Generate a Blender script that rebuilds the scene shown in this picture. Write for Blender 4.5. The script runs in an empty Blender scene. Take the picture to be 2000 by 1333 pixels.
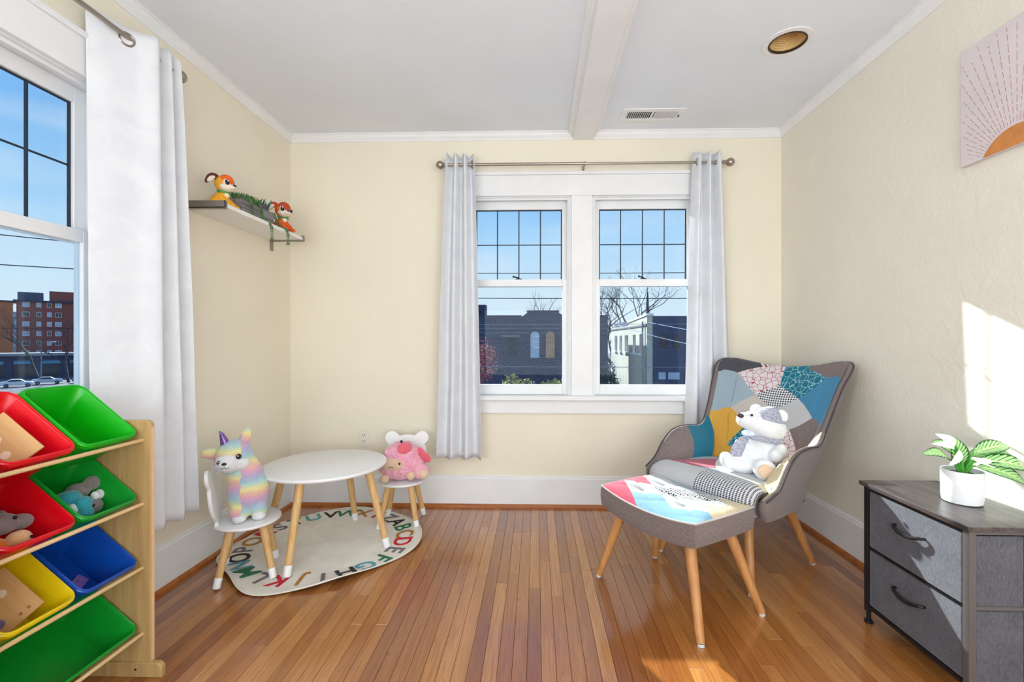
import bpy, bmesh, math, random
from mathutils import Vector, Matrix, noise
random.seed(7)
S = bpy.context.scene
COL = S.collection
PI = math.pi

# ------------------------------------------------------------------ camera
cam = bpy.data.cameras.new('camera')
cam.sensor_width = 36.0
cam.lens = 16.0
cam.shift_x = -0.01185
cam.clip_start = 0.02
cam.clip_end = 600
camo = bpy.data.objects.new('camera', cam)
COL.objects.link(camo)
camo.location = (0, 0, 1.11)
camo.rotation_euler = (PI / 2, 0, math.radians(1.5))
S.camera = camo

# ------------------------------------------------------------------ sky
w = bpy.data.worlds.new('sky')
S.world = w
w.use_nodes = True
nt = w.node_tree
nt.nodes.clear()
out = nt.nodes.new('ShaderNodeOutputWorld')
bg = nt.nodes.new('ShaderNodeBackground')
tc = nt.nodes.new('ShaderNodeTexCoord')
sep = nt.nodes.new('ShaderNodeSeparateXYZ')
nt.links.new(tc.outputs['Generated'], sep.inputs[0])
ramp = nt.nodes.new('ShaderNodeValToRGB')
e = ramp.color_ramp.elements
e[0].position = 0.0
e[0].color = (0.92, 0.95, 0.98, 1)
e[1].position = 1.0
e[1].color = (0.10, 0.27, 0.70, 1)
for p, c in ((0.10, (0.80, 0.91, 0.99, 1)), (0.22, (0.50, 0.75, 0.99, 1)), (0.36, (0.25, 0.54, 0.93, 1)), (0.6, (0.16, 0.40, 0.85, 1))):
    q = e.new(p)
    q.color = c
nt.links.new(sep.outputs['Z'], ramp.inputs[0])
mp = nt.nodes.new('ShaderNodeMapping')
mp.inputs['Scale'].default_value = (2.0, 2.0, 11.0)
nz = nt.nodes.new('ShaderNodeTexNoise')
nz.inputs['Scale'].default_value = 1.6
nz.inputs['Detail'].default_value = 6
nt.links.new(tc.outputs['Generated'], mp.inputs[0])
nt.links.new(mp.outputs[0], nz.inputs['Vector'])
cr = nt.nodes.new('ShaderNodeValToRGB')
cr.color_ramp.elements[0].position = 0.43
cr.color_ramp.elements[1].position = 0.78
cr.color_ramp.elements[1].color = (0.6, 0.6, 0.6, 1)
nt.links.new(nz.outputs[0], cr.inputs[0])
mx = nt.nodes.new('ShaderNodeMix')
mx.data_type = 'RGBA'
nt.links.new(cr.outputs[0], mx.inputs[0])
nt.links.new(ramp.outputs[0], mx.inputs[6])
mx.inputs[7].default_value = (0.92, 0.95, 0.98, 1)
nt.links.new(mx.outputs[2], bg.inputs[0])
bg.inputs[1].default_value = 0.86
nt.links.new(bg.outputs[0], out.inputs[0])

# ------------------------------------------------------------------ sun and lamps
def light(name, kind, loc, energy, color=(1, 1, 1), size=None, look=None):
    l = bpy.data.lights.new(name, kind)
    l.energy = energy
    l.color = color
    if kind == 'AREA':
        l.shape = 'RECTANGLE'
        l.size, l.size_y = size
    o = bpy.data.objects.new(name, l)
    COL.objects.link(o)
    o.location = loc
    if look is not None:
        o.rotation_euler = Vector(look).to_track_quat('-Z', 'Y').to_euler()
    return o
az, el = math.radians(27.0), math.radians(25.9)
sun = light('sun', 'SUN', (0, 10, 8), 10.0, (1.0, 0.94, 0.84), look=(math.sin(az) * math.cos(el), -math.cos(az) * math.cos(el), -math.sin(el)))
sun.data.angle = math.radians(0.6)
# unseen fill lamps added behind the camera to brighten the room
light('rear_fill_light', 'AREA', (0.0, -1.5, 1.45), 84, (0.81, 0.915, 1.0), (2.9, 2.0), (0, 1, 0.55))
light('left_fill_light', 'AREA', (-1.62, -0.45, 1.45), 21, (0.88, 0.94, 1.0), (0.9, 1.3), (1, 0.35, -0.02))
light('right_fill_light', 'AREA', (1.55, -0.8, 1.3), 27, (0.9, 0.95, 1.0), (0.9, 1.9), (-1, 0.55, 0.05))
S.view_settings.view_transform = 'Standard'
S.view_settings.look = 'None'
S.view_settings.exposure = 0.22
S.view_settings.gamma = 1.0
S.view_settings.use_curve_mapping = False

# ------------------------------------------------------------------ materials
MATS = {}
def srgb(r, g, b):
    f = lambda c: ((c / 255) / 12.92 if c / 255 <= 0.04045 else ((c / 255 + 0.055) / 1.055) ** 2.4)
    return (f(r), f(g), f(b), 1.0)
class NT:
    def __init__(s, name):
        s.m = bpy.data.materials.new(name)
        s.m.use_nodes = True
        s.t = s.m.node_tree
        s.t.nodes.clear()
        s.out = s.n('ShaderNodeOutputMaterial')
    def n(s, kind, **kw):
        x = s.t.nodes.new(kind)
        for k, v in kw.items():
            setattr(x, k, v)
        return x
    def l(s, a, b):
        s.t.links.new(a, b)
    def math(s, op, a, b=None, c=None):
        x = s.n('ShaderNodeMath', operation=op)
        for i, v in enumerate((a, b, c)):
            if v is None:
                continue
            if isinstance(v, (int, float)):
                x.inputs[i].default_value = v
            else:
                s.l(v, x.inputs[i])
        return x.outputs[0]
    def mix(s, fac, a, b, mode='MIX'):
        x = s.n('ShaderNodeMix', data_type='RGBA', blend_type=mode)
        for i, v in ((0, fac), (6, a), (7, b)):
            if isinstance(v, (int, float)):
                x.inputs[i].default_value = v
            elif isinstance(v, tuple):
                x.inputs[i].default_value = v
            else:
                s.l(v, x.inputs[i])
        return x.outputs[2]
    def ramp(s, fac, stops, interp='LINEAR'):
        x = s.n('ShaderNodeValToRGB')
        x.color_ramp.interpolation = interp
        el = x.color_ramp.elements
        while len(el) > 1:
            el.remove(el[-1])
        el[0].position, el[0].color = stops[0]
        for p, c in stops[1:]:
            q = el.new(p)
            q.color = c
        s.l(fac, x.inputs[0])
        return x.outputs[0]
    def vec(s, kind='Object', scale=(1, 1, 1), rot=(0, 0, 0), loc=(0, 0, 0)):
        if kind == 'Position':
            o = s.n('ShaderNodeNewGeometry').outputs['Position']
        else:
            o = s.n('ShaderNodeTexCoord').outputs[kind]
        m = s.n('ShaderNodeMapping')
        m.inputs['Scale'].default_value = scale
        m.inputs['Rotation'].default_value = rot
        m.inputs['Location'].default_value = loc
        s.l(o, m.inputs[0])
        return m.outputs[0]
    def noise(s, vec, scale, detail=3, rough=0.5, dist=0):
        x = s.n('ShaderNodeTexNoise')
        x.inputs['Scale'].default_value = scale
        x.inputs['Detail'].default_value = detail
        x.inputs['Roughness'].default_value = rough
        x.inputs['Distortion'].default_value = dist
        if vec is not None:
            s.l(vec, x.inputs['Vector'])
        return x.outputs[0]
    def bsdf(s, color, rough=0.6, bump=None, bstr=0.3, bdist=0.002, metal=0.0, spec=0.5, coat=0.0, sheen=0.0, sub=0.0):
        b = s.n('ShaderNodeBsdfPrincipled')
        if isinstance(color, tuple):
            b.inputs['Base Color'].default_value = color
        else:
            s.l(color, b.inputs['Base Color'])
        if isinstance(rough, (int, float)):
            b.inputs['Roughness'].default_value = rough
        else:
            s.l(rough, b.inputs['Roughness'])
        b.inputs['Metallic'].default_value = metal
        b.inputs['Specular IOR Level'].default_value = spec
        b.inputs['Coat Weight'].default_value = coat
        b.inputs['Sheen Weight'].default_value = sheen
        if bump is not None:
            bp = s.n('ShaderNodeBump')
            bp.inputs['Strength'].default_value = bstr
            bp.inputs['Distance'].default_value = bdist
            s.l(bump, bp.inputs['Height'])
            s.l(bp.outputs[0], b.inputs['Normal'])
        s.l(b.outputs[0], s.out.inputs[0])
        return b
def plain(name, c, rough=0.55, metal=0.0, spec=0.5, var=0.06, nscale=6.0, bstr=0.0, bscale=200, coat=0.0, sheen=0.0):
    """a plain colour with slight mottling and fine relief"""
    t = NT(name)
    v = t.vec()
    nn = t.noise(v, nscale, 4)
    col = srgb(*c)
    dk = tuple(x * (1 - var * 1.5) for x in col[:3]) + (1,)
    lt = tuple(min(1, x * (1 + var)) for x in col[:3]) + (1,)
    cc = t.ramp(nn, [(0.3, dk), (0.7, lt)])
    t.bsdf(cc, rough, t.noise(v, bscale, 2) if bstr else None, bstr, 0.001, metal, spec, coat, sheen)
    MATS[name] = t.m
    return t.m
def wood(name, c1, c2, rough=0.45, axis='Z', scale=30, ring=9, coat=0.0):
    t = NT(name)
    sc = {'X': (0.05, 1, 1), 'Y': (1, 0.05, 1), 'Z': (1, 1, 0.05)}[axis]
    v = t.vec('Object', sc)
    n1 = t.noise(v, scale, 5, 0.6, 0.4)
    n2 = t.noise(v, scale * ring, 3, 0.5)
    f = t.math('ADD', t.math('MULTIPLY', n1, 0.75), t.math('MULTIPLY', n2, 0.25))
    cc = t.ramp(f, [(0.35, srgb(*c2)), (0.65, srgb(*c1))])
    t.bsdf(cc, rough, n2, 0.08, 0.001, 0, 0.5, coat)
    MATS[name] = t.m
    return t.m
def fabric(name, c1, c2=None, scale=700, kind='weave', rough=0.9, coords='UV'):
    """woven upholstery; pattern in the metres of the UV map"""
    t = NT(name)
    v = t.vec(coords)
    c1 = srgb(*c1)
    c2 = srgb(*(c2 or (0, 0, 0))) if c2 else tuple(x * 0.62 for x in c1[:3]) + (1,)
    fine = t.noise(v, scale, 2)
    if kind == 'weave':
        n1 = t.noise(t.vec(coords, (1, 0.12, 1)), scale, 2)
        n2 = t.noise(t.vec(coords, (0.12, 1, 1)), scale, 2)
        f = t.math('MULTIPLY', t.math('ADD', n1, n2), 0.5)
        cc = t.ramp(f, [(0.38, c2), (0.62, c1)])
    elif kind == 'hound':
        s_ = t.n('ShaderNodeSeparateXYZ')
        t.l(v, s_.inputs[0])
        k = 1 / 0.0135
        u = t.math('FRACT', t.math('MULTIPLY', s_.outputs[0], k))
        q = t.math('FRACT', t.math('MULTIPLY', s_.outputs[1], k))
        a = t.math('GREATER_THAN', u, 0.5)
        b = t.math('GREATER_THAN', q, 0.5)
        tw = t.math('GREATER_THAN', t.math('FRACT', t.math('MULTIPLY', t.math('ADD', u, q), 2.0)), 0.5)
        same = t.math('MULTIPLY', a, b)
        xor = t.math('ABSOLUTE', t.math('SUBTRACT', a, b))
        f = t.math('ADD', same, t.math('MULTIPLY', xor, tw))
        cc = t.mix(f, c1, c2)
    elif kind == 'crackle':
        vo = t.n('ShaderNodeTexVoronoi', feature='DISTANCE_TO_EDGE')
        vo.inputs['Scale'].default_value = 34
        t.l(v, vo.inputs['Vector'])
        f = t.math('LESS_THAN', vo.outputs['Distance'], 0.035)
        base = t.mix(t.math('MULTIPLY', fine, 0.5), c1, tuple(x * 0.8 for x in c1[:3]) + (1,))
        cc = t.mix(f, base, c2)
    elif kind == 'herring':
        s_ = t.n('ShaderNodeSeparateXYZ')
        t.l(v, s_.inputs[0])
        k = 1 / 0.016
        u = t.math('MULTIPLY', s_.outputs[0], k)
        q = t.math('MULTIPLY', s_.outputs[1], k)
        z = t.math('PINGPONG', u, 0.5)
        f = t.math('GREATER_THAN', t.math('FRACT', t.math('MULTIPLY', t.math('ADD', q, z), 2.0)), 0.55)
        f = t.math('MULTIPLY', f, t.math('GREATER_THAN', fine, 0.42))
        cc = t.mix(f, c1, c2)
    t.bsdf(cc, rough, fine, 0.35, 0.001, 0, 0.2, 0, 0.25)
    MATS[name] = t.m
    return t.m

# ------------------------------------------------------------------ mesh builder
class MB:
    def __init__(s):
        s.v, s.f, s.uv = [], [], None
    def add(s, verts, faces):
        o = len(s.v)
        s.v += [tuple(p) for p in verts]
        s.f += [tuple(i + o for i in f) for f in faces]
        return s
    def box(s, x0, x1, y0, y1, z0, z1, ch=0.0):
        if ch <= 0:
            v = [(x, y, z) for z in (z0, z1) for y in (y0, y1) for x in (x0, x1)]
            return s.add(v, [(0, 2, 3, 1), (4, 5, 7, 6), (0, 1, 5, 4), (2, 6, 7, 3), (0, 4, 6, 2), (1, 3, 7, 5)])
        bm = bmesh.new()
        bmesh.ops.create_cube(bm, size=1)
        for q in bm.verts:
            q.co = Vector(((x0 + x1) / 2 + q.co.x * (x1 - x0), (y0 + y1) / 2 + q.co.y * (y1 - y0), (z0 + z1) / 2 + q.co.z * (z1 - z0)))
        bmesh.ops.bevel(bm, geom=list(bm.edges), offset=ch, segments=2, affect='EDGES', profile=0.5)
        return s.bm(bm)
    def bm(s, bm):
        bm.verts.index_update()
        s.add([q.co[:] for q in bm.verts], [[q.index for q in f.verts] for f in bm.faces])
        bm.free()
        return s
    def tube(s, pts, r, n=10, cap=True, flat=None):
        """swept round section; r is a number or a list"""
        pts = [Vector(p) for p in pts]
        rs = [r] * len(pts) if isinstance(r, (int, float)) else list(r)
        base = len(s.v)
        T0 = (pts[1] - pts[0]).normalized()
        ref = Vector((0, 0, 1)) if abs(T0.z) < 0.9 else Vector((1, 0, 0))
        N = (ref - T0 * ref.dot(T0)).normalized()
        for i, p in enumerate(pts):
            T = (pts[min(i + 1, len(pts) - 1)] - pts[max(i - 1, 0)])
            if T.length < 1e-9:
                T = T0
            T = T.normalized()
            N = (N - T * N.dot(T))
            N = N.normalized() if N.length > 1e-6 else T.orthogonal().normalized()
            B = T.cross(N)
            for k in range(n):
                a = 2 * PI * k / n
                q = p + (N * math.cos(a) + B * math.sin(a) * (flat or 1)) * rs[i]
                s.v.append(q[:])
        for i in range(len(pts) - 1):
            for k in range(n):
                a = base + i * n + k
                b = base + i * n + (k + 1) % n
                s.f.append((a, b, b + n, a + n))
        if cap:
            s.f.append(tuple(base + k for k in reversed(range(n))))
            m = base + (len(pts) - 1) * n
            s.f.append(tuple(m + k for k in range(n)))
        return s
    def lathe(s, prof, n=24, c=(0, 0, 0), sx=1, sy=1):
        base = len(s.v)
        for r, z in prof:
            for k in range(n):
                a = 2 * PI * k / n
                s.v.append((c[0] + r * math.cos(a) * sx, c[1] + r * math.sin(a) * sy, c[2] + z))
        for i in range(len(prof) - 1):
            for k in range(n):
                a = base + i * n + k
                b = base + i * n + (k + 1) % n
                s.f.append((a, b, b + n, a + n))
        s.f.append(tuple(base + k for k in reversed(range(n))))
        m = base + (len(prof) - 1) * n
        s.f.append(tuple(m + k for k in range(n)))
        return s
    def ell(s, c, r, rot=(0, 0, 0), nu=20, nv=12):
        """ellipsoid"""
        from mathutils import Euler
        R = Euler(rot).to_matrix()
        if isinstance(r, (int, float)):
            r = (r, r, r)
        base = len(s.v)
        c = Vector(c)
        s.v.append((c + R @ Vector((0, 0, -r[2])))[:])
        for i in range(1, nv):
            t = -PI / 2 + PI * i / nv
            for k in range(nu):
                a = 2 * PI * k / nu
                s.v.append((c + R @ Vector((r[0] * math.cos(t) * math.cos(a), r[1] * math.cos(t) * math.sin(a), r[2] * math.sin(t))))[:])
        s.v.append((c + R @ Vector((0, 0, r[2])))[:])
        top = len(s.v) - 1
        for k in range(nu):
            s.f.append((base, base + 1 + (k + 1) % nu, base + 1 + k))
            s.f.append((top, top - nu + k, top - nu + (k + 1) % nu))
        for i in range(nv - 2):
            for k in range(nu):
                a = base + 1 + i * nu + k
                b = base + 1 + i * nu + (k + 1) % nu
                s.f.append((a, b, b + nu, a + nu))
        return s
    def grid(s, fn, nu, nv, closed_u=False):
        base = len(s.v)
        mu = nu if closed_u else nu + 1
        for j in range(nv + 1):
            for i in range(mu):
                s.v.append(tuple(fn(i / nu, j / nv)))
        for j in range(nv):
            for i in range(nu):
                a = base + j * mu + i
                b = base + j * mu + (i + 1) % mu
                s.f.append((a, b, b + mu, a + mu))
        return s
    def prism(s, poly, axis, a, b):
        """polygon in the plane across axis, from a to b"""
        n = len(poly)
        def P(p, h):
            return {'x': (h, p[0], p[1]), 'y': (p[0], h, p[1]), 'z': (p[0], p[1], h)}[axis]
        base = len(s.v)
        s.v += [P(p, a) for p in poly] + [P(p, b) for p in poly]
        s.f.append(tuple(base + i for i in reversed(range(n))))
        s.f.append(tuple(base + n + i for i in range(n)))
        for i in range(n):
            j = (i + 1) % n
            s.f.append((base + i, base + j, base + n + j, base + n + i))
        return s
    def obj(s, name, mat, parent=None, smooth=False, fix=True, uv=None):
        me = bpy.data.meshes.new(name)
        me.from_pydata(s.v, [], s.f)
        if fix:
            bm = bmesh.new()
            bm.from_mesh(me)
            bmesh.ops.recalc_face_normals(bm, faces=bm.faces)
            bm.to_mesh(me)
            bm.free()
        me.materials.append(MATS[mat] if isinstance(mat, str) else mat)
        if smooth:
            me.shade_smooth()
            if smooth != 'all':
                me.set_sharp_from_angle(angle=math.radians(40))
        if uv:
            ul = me.uv_layers.new(name='uv')
            for lp in me.loops:
                ul.data[lp.index].uv = uv[lp.vertex_index]
        return link(name, me, parent)
def link(name, me, parent=None):
    o = bpy.data.objects.new(name, me)
    COL.objects.link(o)
    if parent is not None:
        o.parent = parent
    return o
def thing(name, label, cat, loc=(0, 0, 0), rz=0, group=None):
    o = bpy.data.objects.new(name, None)
    o.empty_display_size = 0.05
    COL.objects.link(o)
    o.location = loc
    o.rotation_euler = (0, 0, rz)
    return tag(o, label, cat, group)
def tag(o, label=None, cat=None, group=None, kind=None):
    if label: o['label'] = label
    if cat: o['category'] = cat
    if group: o['group'] = group
    if kind: o['kind'] = kind
    return o
def struct(name, loc=(0, 0, 0), label=None):
    o = bpy.data.objects.new(name, None)
    o.empty_display_size = 0.05
    COL.objects.link(o)
    o.location = loc
    return tag(o, label, kind='structure')
def copy_tree(o, parent=None):
    c = o.copy()
    COL.objects.link(c)
    c.parent = parent
    for ch in [q for q in COL.objects if q.parent == o]:
        copy_tree(ch, c)
    return c
def mod(o, kind, **kw):
    m = o.modifiers.new(kind.lower(), kind)
    for k, v in kw.items():
        setattr(m, k, v)
    return m
def catmull(P, n):
    """n points through the control points P (tuples of any length)"""
    out = []
    m = len(P) - 1
    for i in range(n):
        t = i / (n - 1) * m
        k = min(int(t), m - 1)
        f = t - k
        p0, p1, p2, p3 = P[max(k - 1, 0)], P[k], P[k + 1], P[min(k + 2, m)]
        out.append(tuple(0.5 * (2 * b + (c - a) * f + (2 * a - 5 * b + 4 * c - d) * f * f + (3 * b - a - 3 * c + d) * f ** 3) for a, b, c, d in zip(p0, p1, p2, p3)))
    return out

# ================================================================== the room
XL, XR, YB, YR, ZC = -1.67, 1.62, 3.05, -1.6, 2.505
def wallmat(name, c, tex):
    t = NT(name)
    v = t.vec('Position')
    n = t.noise(v, 2.2, 4)
    col = srgb(*c)
    cc = t.ramp(n, [(0.3, tuple(x * 0.965 for x in col[:3]) + (1,)), (0.7, tuple(min(1, x * 1.02) for x in col[:3]) + (1,))])
    h = t.math('ADD', t.noise(v, 14, 6, 0.62, 1.6), t.math('MULTIPLY', t.noise(v, 160, 3), 0.22))
    t.bsdf(cc, 0.62, h, tex, 0.012, 0, 0.3)
    MATS[name] = t.m
wallmat('cream_plaster', (243, 234, 214), 0.12)
wallmat('rough_plaster', (242, 236, 222), 0.4)
wallmat('ceiling_paint', (236, 241, 248), 0.06)
plain('white_trim', (240, 240, 241), 0.38, var=0.02)
plain('lead', (48, 58, 72), 0.45, 0.4, var=0.1)
plain('nickel', (168, 158, 146), 0.3, 0.9, var=0.04)
plain('dark_slot', (45, 44, 44), 0.8)
t = NT('window_glass')
tr = t.n('ShaderNodeBsdfTransparent')
tr.inputs[0].default_value = (0.87, 0.945, 0.99, 1)
gl = t.n('ShaderNodeBsdfGlossy')
gl.inputs['Roughness'].default_value = 0.01
fr = t.n('ShaderNodeFresnel')
fr.inputs[0].default_value = 1.2
ms = t.n('ShaderNodeMixShader')
t.l(fr.outputs[0], ms.inputs[0]); t.l(tr.outputs[0], ms.inputs[1]); t.l(gl.outputs[0], ms.inputs[2])
t.l(ms.outputs[0], t.out.inputs[0])
MATS['window_glass'] = t.m

# floor of oak strips
t = NT('oak_strip')
oi = t.n('ShaderNodeObjectInfo')
pos = t.n('ShaderNodeNewGeometry').outputs['Position']
off = t.n('ShaderNodeCombineXYZ')
t.l(t.math('MULTIPLY', oi.outputs['Random'], 37.0), off.inputs[0])
t.l(t.math('MULTIPLY', oi.outputs['Random'], 91.0), off.inputs[1])
va = t.n('ShaderNodeVectorMath', operation='ADD')
t.l(pos, va.inputs[0]); t.l(off.outputs[0], va.inputs[1])
m1 = t.n('ShaderNodeMapping'); m1.inputs['Scale'].default_value = (1, 0.03, 1)
t.l(va.outputs[0], m1.inputs[0])
g1 = t.noise(m1.outputs[0], 16, 3, 0.5, 0.5)
rings = t.math('SINE', t.math('MULTIPLY', g1, 95.0))
m2 = t.n('ShaderNodeMapping'); m2.inputs['Scale'].default_value = (1, 0.022, 1)
t.l(va.outputs[0], m2.inputs[0])
pores = t.noise(m2.outputs[0], 330, 4, 0.7)
tone = t.ramp(oi.outputs['Random'], [(0.0, srgb(148, 86, 38)), (0.3, srgb(172, 107, 50)), (0.65, srgb(186, 121, 60)), (1.0, srgb(202, 141, 78))])
dk = t.mix(1.0, tone, (0.64, 0.54, 0.46, 1), 'MULTIPLY')
f1 = t.ramp(rings, [(0.15, (0, 0, 0, 1)), (1.0, (0.62, 0.62, 0.62, 1))])
c1 = t.mix(f1, tone, dk)
f2 = t.ramp(pores, [(0.36, (0.75, 0.75, 0.75, 1)), (0.52, (0, 0, 0, 1))])
c2 = t.mix(f2, c1, dk)
big = t.noise(m2.outputs[0], 30, 2)
c3 = t.mix(t.ramp(big, [(0.4, (0, 0, 0, 1)), (0.7, (0.35, 0.35, 0.35, 1))]), c2, dk)
rg = t.math('ADD', 0.24, t.math('MULTIPLY', t.noise(t.vec('Position'), 9, 3), 0.13))
bs_ = t.bsdf(c3, rg, t.math('ADD', pores, t.math('MULTIPLY', t.noise(t.vec('Position'), 7, 2), 1.2)), 0.05, 0.0015, 0, 0.5, 1.0)
bs_.inputs['Coat Roughness'].default_value = 0.13
MATS['oak_strip'] = t.m
wood('shoe_oak', (188, 112, 52), (150, 82, 36), 0.35, 'X', 20)
plain('subfloor', (92, 54, 26), 0.6)

floor = MB().box(XL - 0.1, XR + 0.1, YR - 0.1, YB + 0.1, -0.06, -0.0125).obj('floor', 'subfloor')
tag(floor, 'honey coloured oak strip floor with glossy finish', kind='structure')
PW = 0.0498
rnd = random.Random(11)
_pl = {}
def plank_mesh(L):
    L = round(L, 2)
    if L not in _pl:
        me = bpy.data.meshes.new('plank')
        h, b = PW / 2 - 0.0004, 0.0006
        v = []
        for ins, z in ((0, -0.012), (0, -0.0009), (b, 0.0)):
            v += [(-h + ins, ins, z), (h - ins, ins, z), (h - ins, L - 0.0008 - ins, z), (-h + ins, L - 0.0008 - ins, z)]
        f = [(3, 2, 1, 0), (8, 9, 10, 11)]
        for k in (0, 4):
            for i in range(4):
                j = (i + 1) % 4
                f.append((k + i, k + j, k + 4 + j, k + 4 + i))
        me.from_pydata(v, [], f)
        me.materials.append(MATS['oak_strip'])
        _pl[L] = me
    return _pl[L]
rest = MB()
ns = int((XR - XL) / PW) + 1
for i in range(ns):
    x = XL + 0.02 + PW * i
    y = YB + 0.005
    first = rnd.uniform(0.25, 1.1)
    L = first
    while y > 0.55:
        L = round(L, 2)
        o = link('plank', plank_mesh(L), floor)
        o.location = (x, y - L, 0)
        y -= L
        L = rnd.uniform(0.45, 1.5)
    rest.box(x - PW / 2 + 0.0004, x + PW / 2 - 0.0004, YR, y - 0.001, -0.012, 0)
tag(rest.obj('plank', 'oak_strip', floor), kind='stuff')

# walls
WIN = [(-0.471, 0.235), (0.374, 1.08)]
WZ0, WZ1 = 0.745, 2.085
def wall_with_windows(sh, u0, u1, d0, d1, horiz):
    m = MB()
    def bx(a, b, z0, z1):
        if horiz:
            m.box(a, b, YB + d0, YB + d1, z0, z1)
        else:
            m.box(XL - d1, XL - d0, a, b, z0, z1)
    bx(u0, u1, 0, WZ0); bx(u0, u1, WZ1, ZC + 0.06)
    xs = [u0] + [q + sh for p in WIN for q in p] + [u1]
    for a, b in ((xs[0], xs[1]), (xs[2], xs[3]), (xs[4], xs[5])):
        bx(a, b, WZ0, WZ1)
    return m
tag(wall_with_windows(0, XL - 0.12, XR + 0.12, 0, 0.12, True).obj('wall_back', 'cream_plaster'), kind='structure')
tag(wall_with_windows(0.648, YR - 0.1, YB, 0, 0.12, False).obj('wall_left', 'cream_plaster'), kind='structure')
tag(MB().box(XR, XR + 0.12, YR - 0.1, YB, 0, ZC + 0.06).obj('wall_right', 'rough_plaster'), kind='structure')
tag(MB().box(XL - 0.12, XR + 0.12, YR - 0.12, YR, 0, ZC + 0.06).obj('wall_rear', 'cream_plaster'), kind='structure')

# ceiling with the hole of the recessed lamp
CANX, CANY, CANR = 1.172, 2.153, 0.081
bm = bmesh.new()
q = [bm.verts.new(p) for p in ((XL, YR, ZC), (XR, YR, ZC), (XR, YB, ZC), (XL, YB, ZC))]
ed = [bm.edges.new((q[i], q[(i + 1) % 4])) for i in range(4)]
cc_ = [bm.verts.new((CANX + CANR * math.cos(a * PI / 20), CANY + CANR * math.sin(a * PI / 20), ZC)) for a in range(40)]
ed += [bm.edges.new((cc_[i], cc_[(i + 1) % 40])) for i in range(40)]
bmesh.ops.triangle_fill(bm, use_beauty=True, edges=ed)
tag(MB().bm(bm).obj('ceiling', 'ceiling_paint', fix=False), kind='structure')

# crown moulding, baseboards and the oak shoe
crown = [(0, 0), (0, -0.05), (0.006, -0.05), (0.010, -0.042), (0.022, -0.026), (0.030, -0.010), (0.036, -0.008), (0.036, 0)]
tag(MB().prism([(YB - d, ZC + z) for d, z in crown], 'x', XL, XR).obj('trim_1', 'white_trim'), 'white crown moulding above the window wall', kind='structure')
tag(MB().prism([(XL + d, ZC + z) for d, z in crown], 'y', YR, YB).obj('trim_2', 'white_trim'), 'white crown moulding on the shelf wall', kind='structure')
tag(MB().prism([(XR - d, ZC + z) for d, z in crown], 'y', YR, YB).obj('trim_3', 'white_trim'), 'white crown moulding on the art wall', kind='structure')
bb = [(0, 0), (0.018, 0), (0.018, 0.188), (0.012, 0.194), (0.012, 0.202), (0.004, 0.207), (0, 0.207)]
sh = [(0.018, 0), (0.034, 0), (0.033, 0.010), (0.028, 0.018), (0.018, 0.022)]
for nm, ax, a, b, fn in (('back', 'x', XL, XR, lambda d, z: (YB - d, z)), ('left', 'y', YR, YB, lambda d, z: (XL + d, z)), ('right', 'y', YR, YB, lambda d, z: (XR - d, z))):
    o = tag(MB().prism([fn(d, z) for d, z in bb], ax, a, b).obj('baseboard_' + nm, 'white_trim'), kind='structure')
    MB().prism([fn(d, z) for d, z in sh], ax, a, b).obj('shoe_moulding', 'shoe_oak', o)
# boxed beam across the ceiling
beam = struct('ceiling_beam', label='white boxed beam running across the ceiling')
MB().box(0.246, 0.381, YR, YB, 2.452, ZC, 0.003).obj('beam_box', 'white_trim', beam)
for sx, x in ((-1, 0.246), (1, 0.381)):
    MB().prism([(x, ZC), (x, 2.468), (x + sx * 0.012, 2.47), (x + sx * 0.018, 2.484), (x + sx * 0.034, 2.494), (x + sx * 0.036, ZC)], 'y', YR, YB).obj('beam_moulding', 'white_trim', beam)

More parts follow.
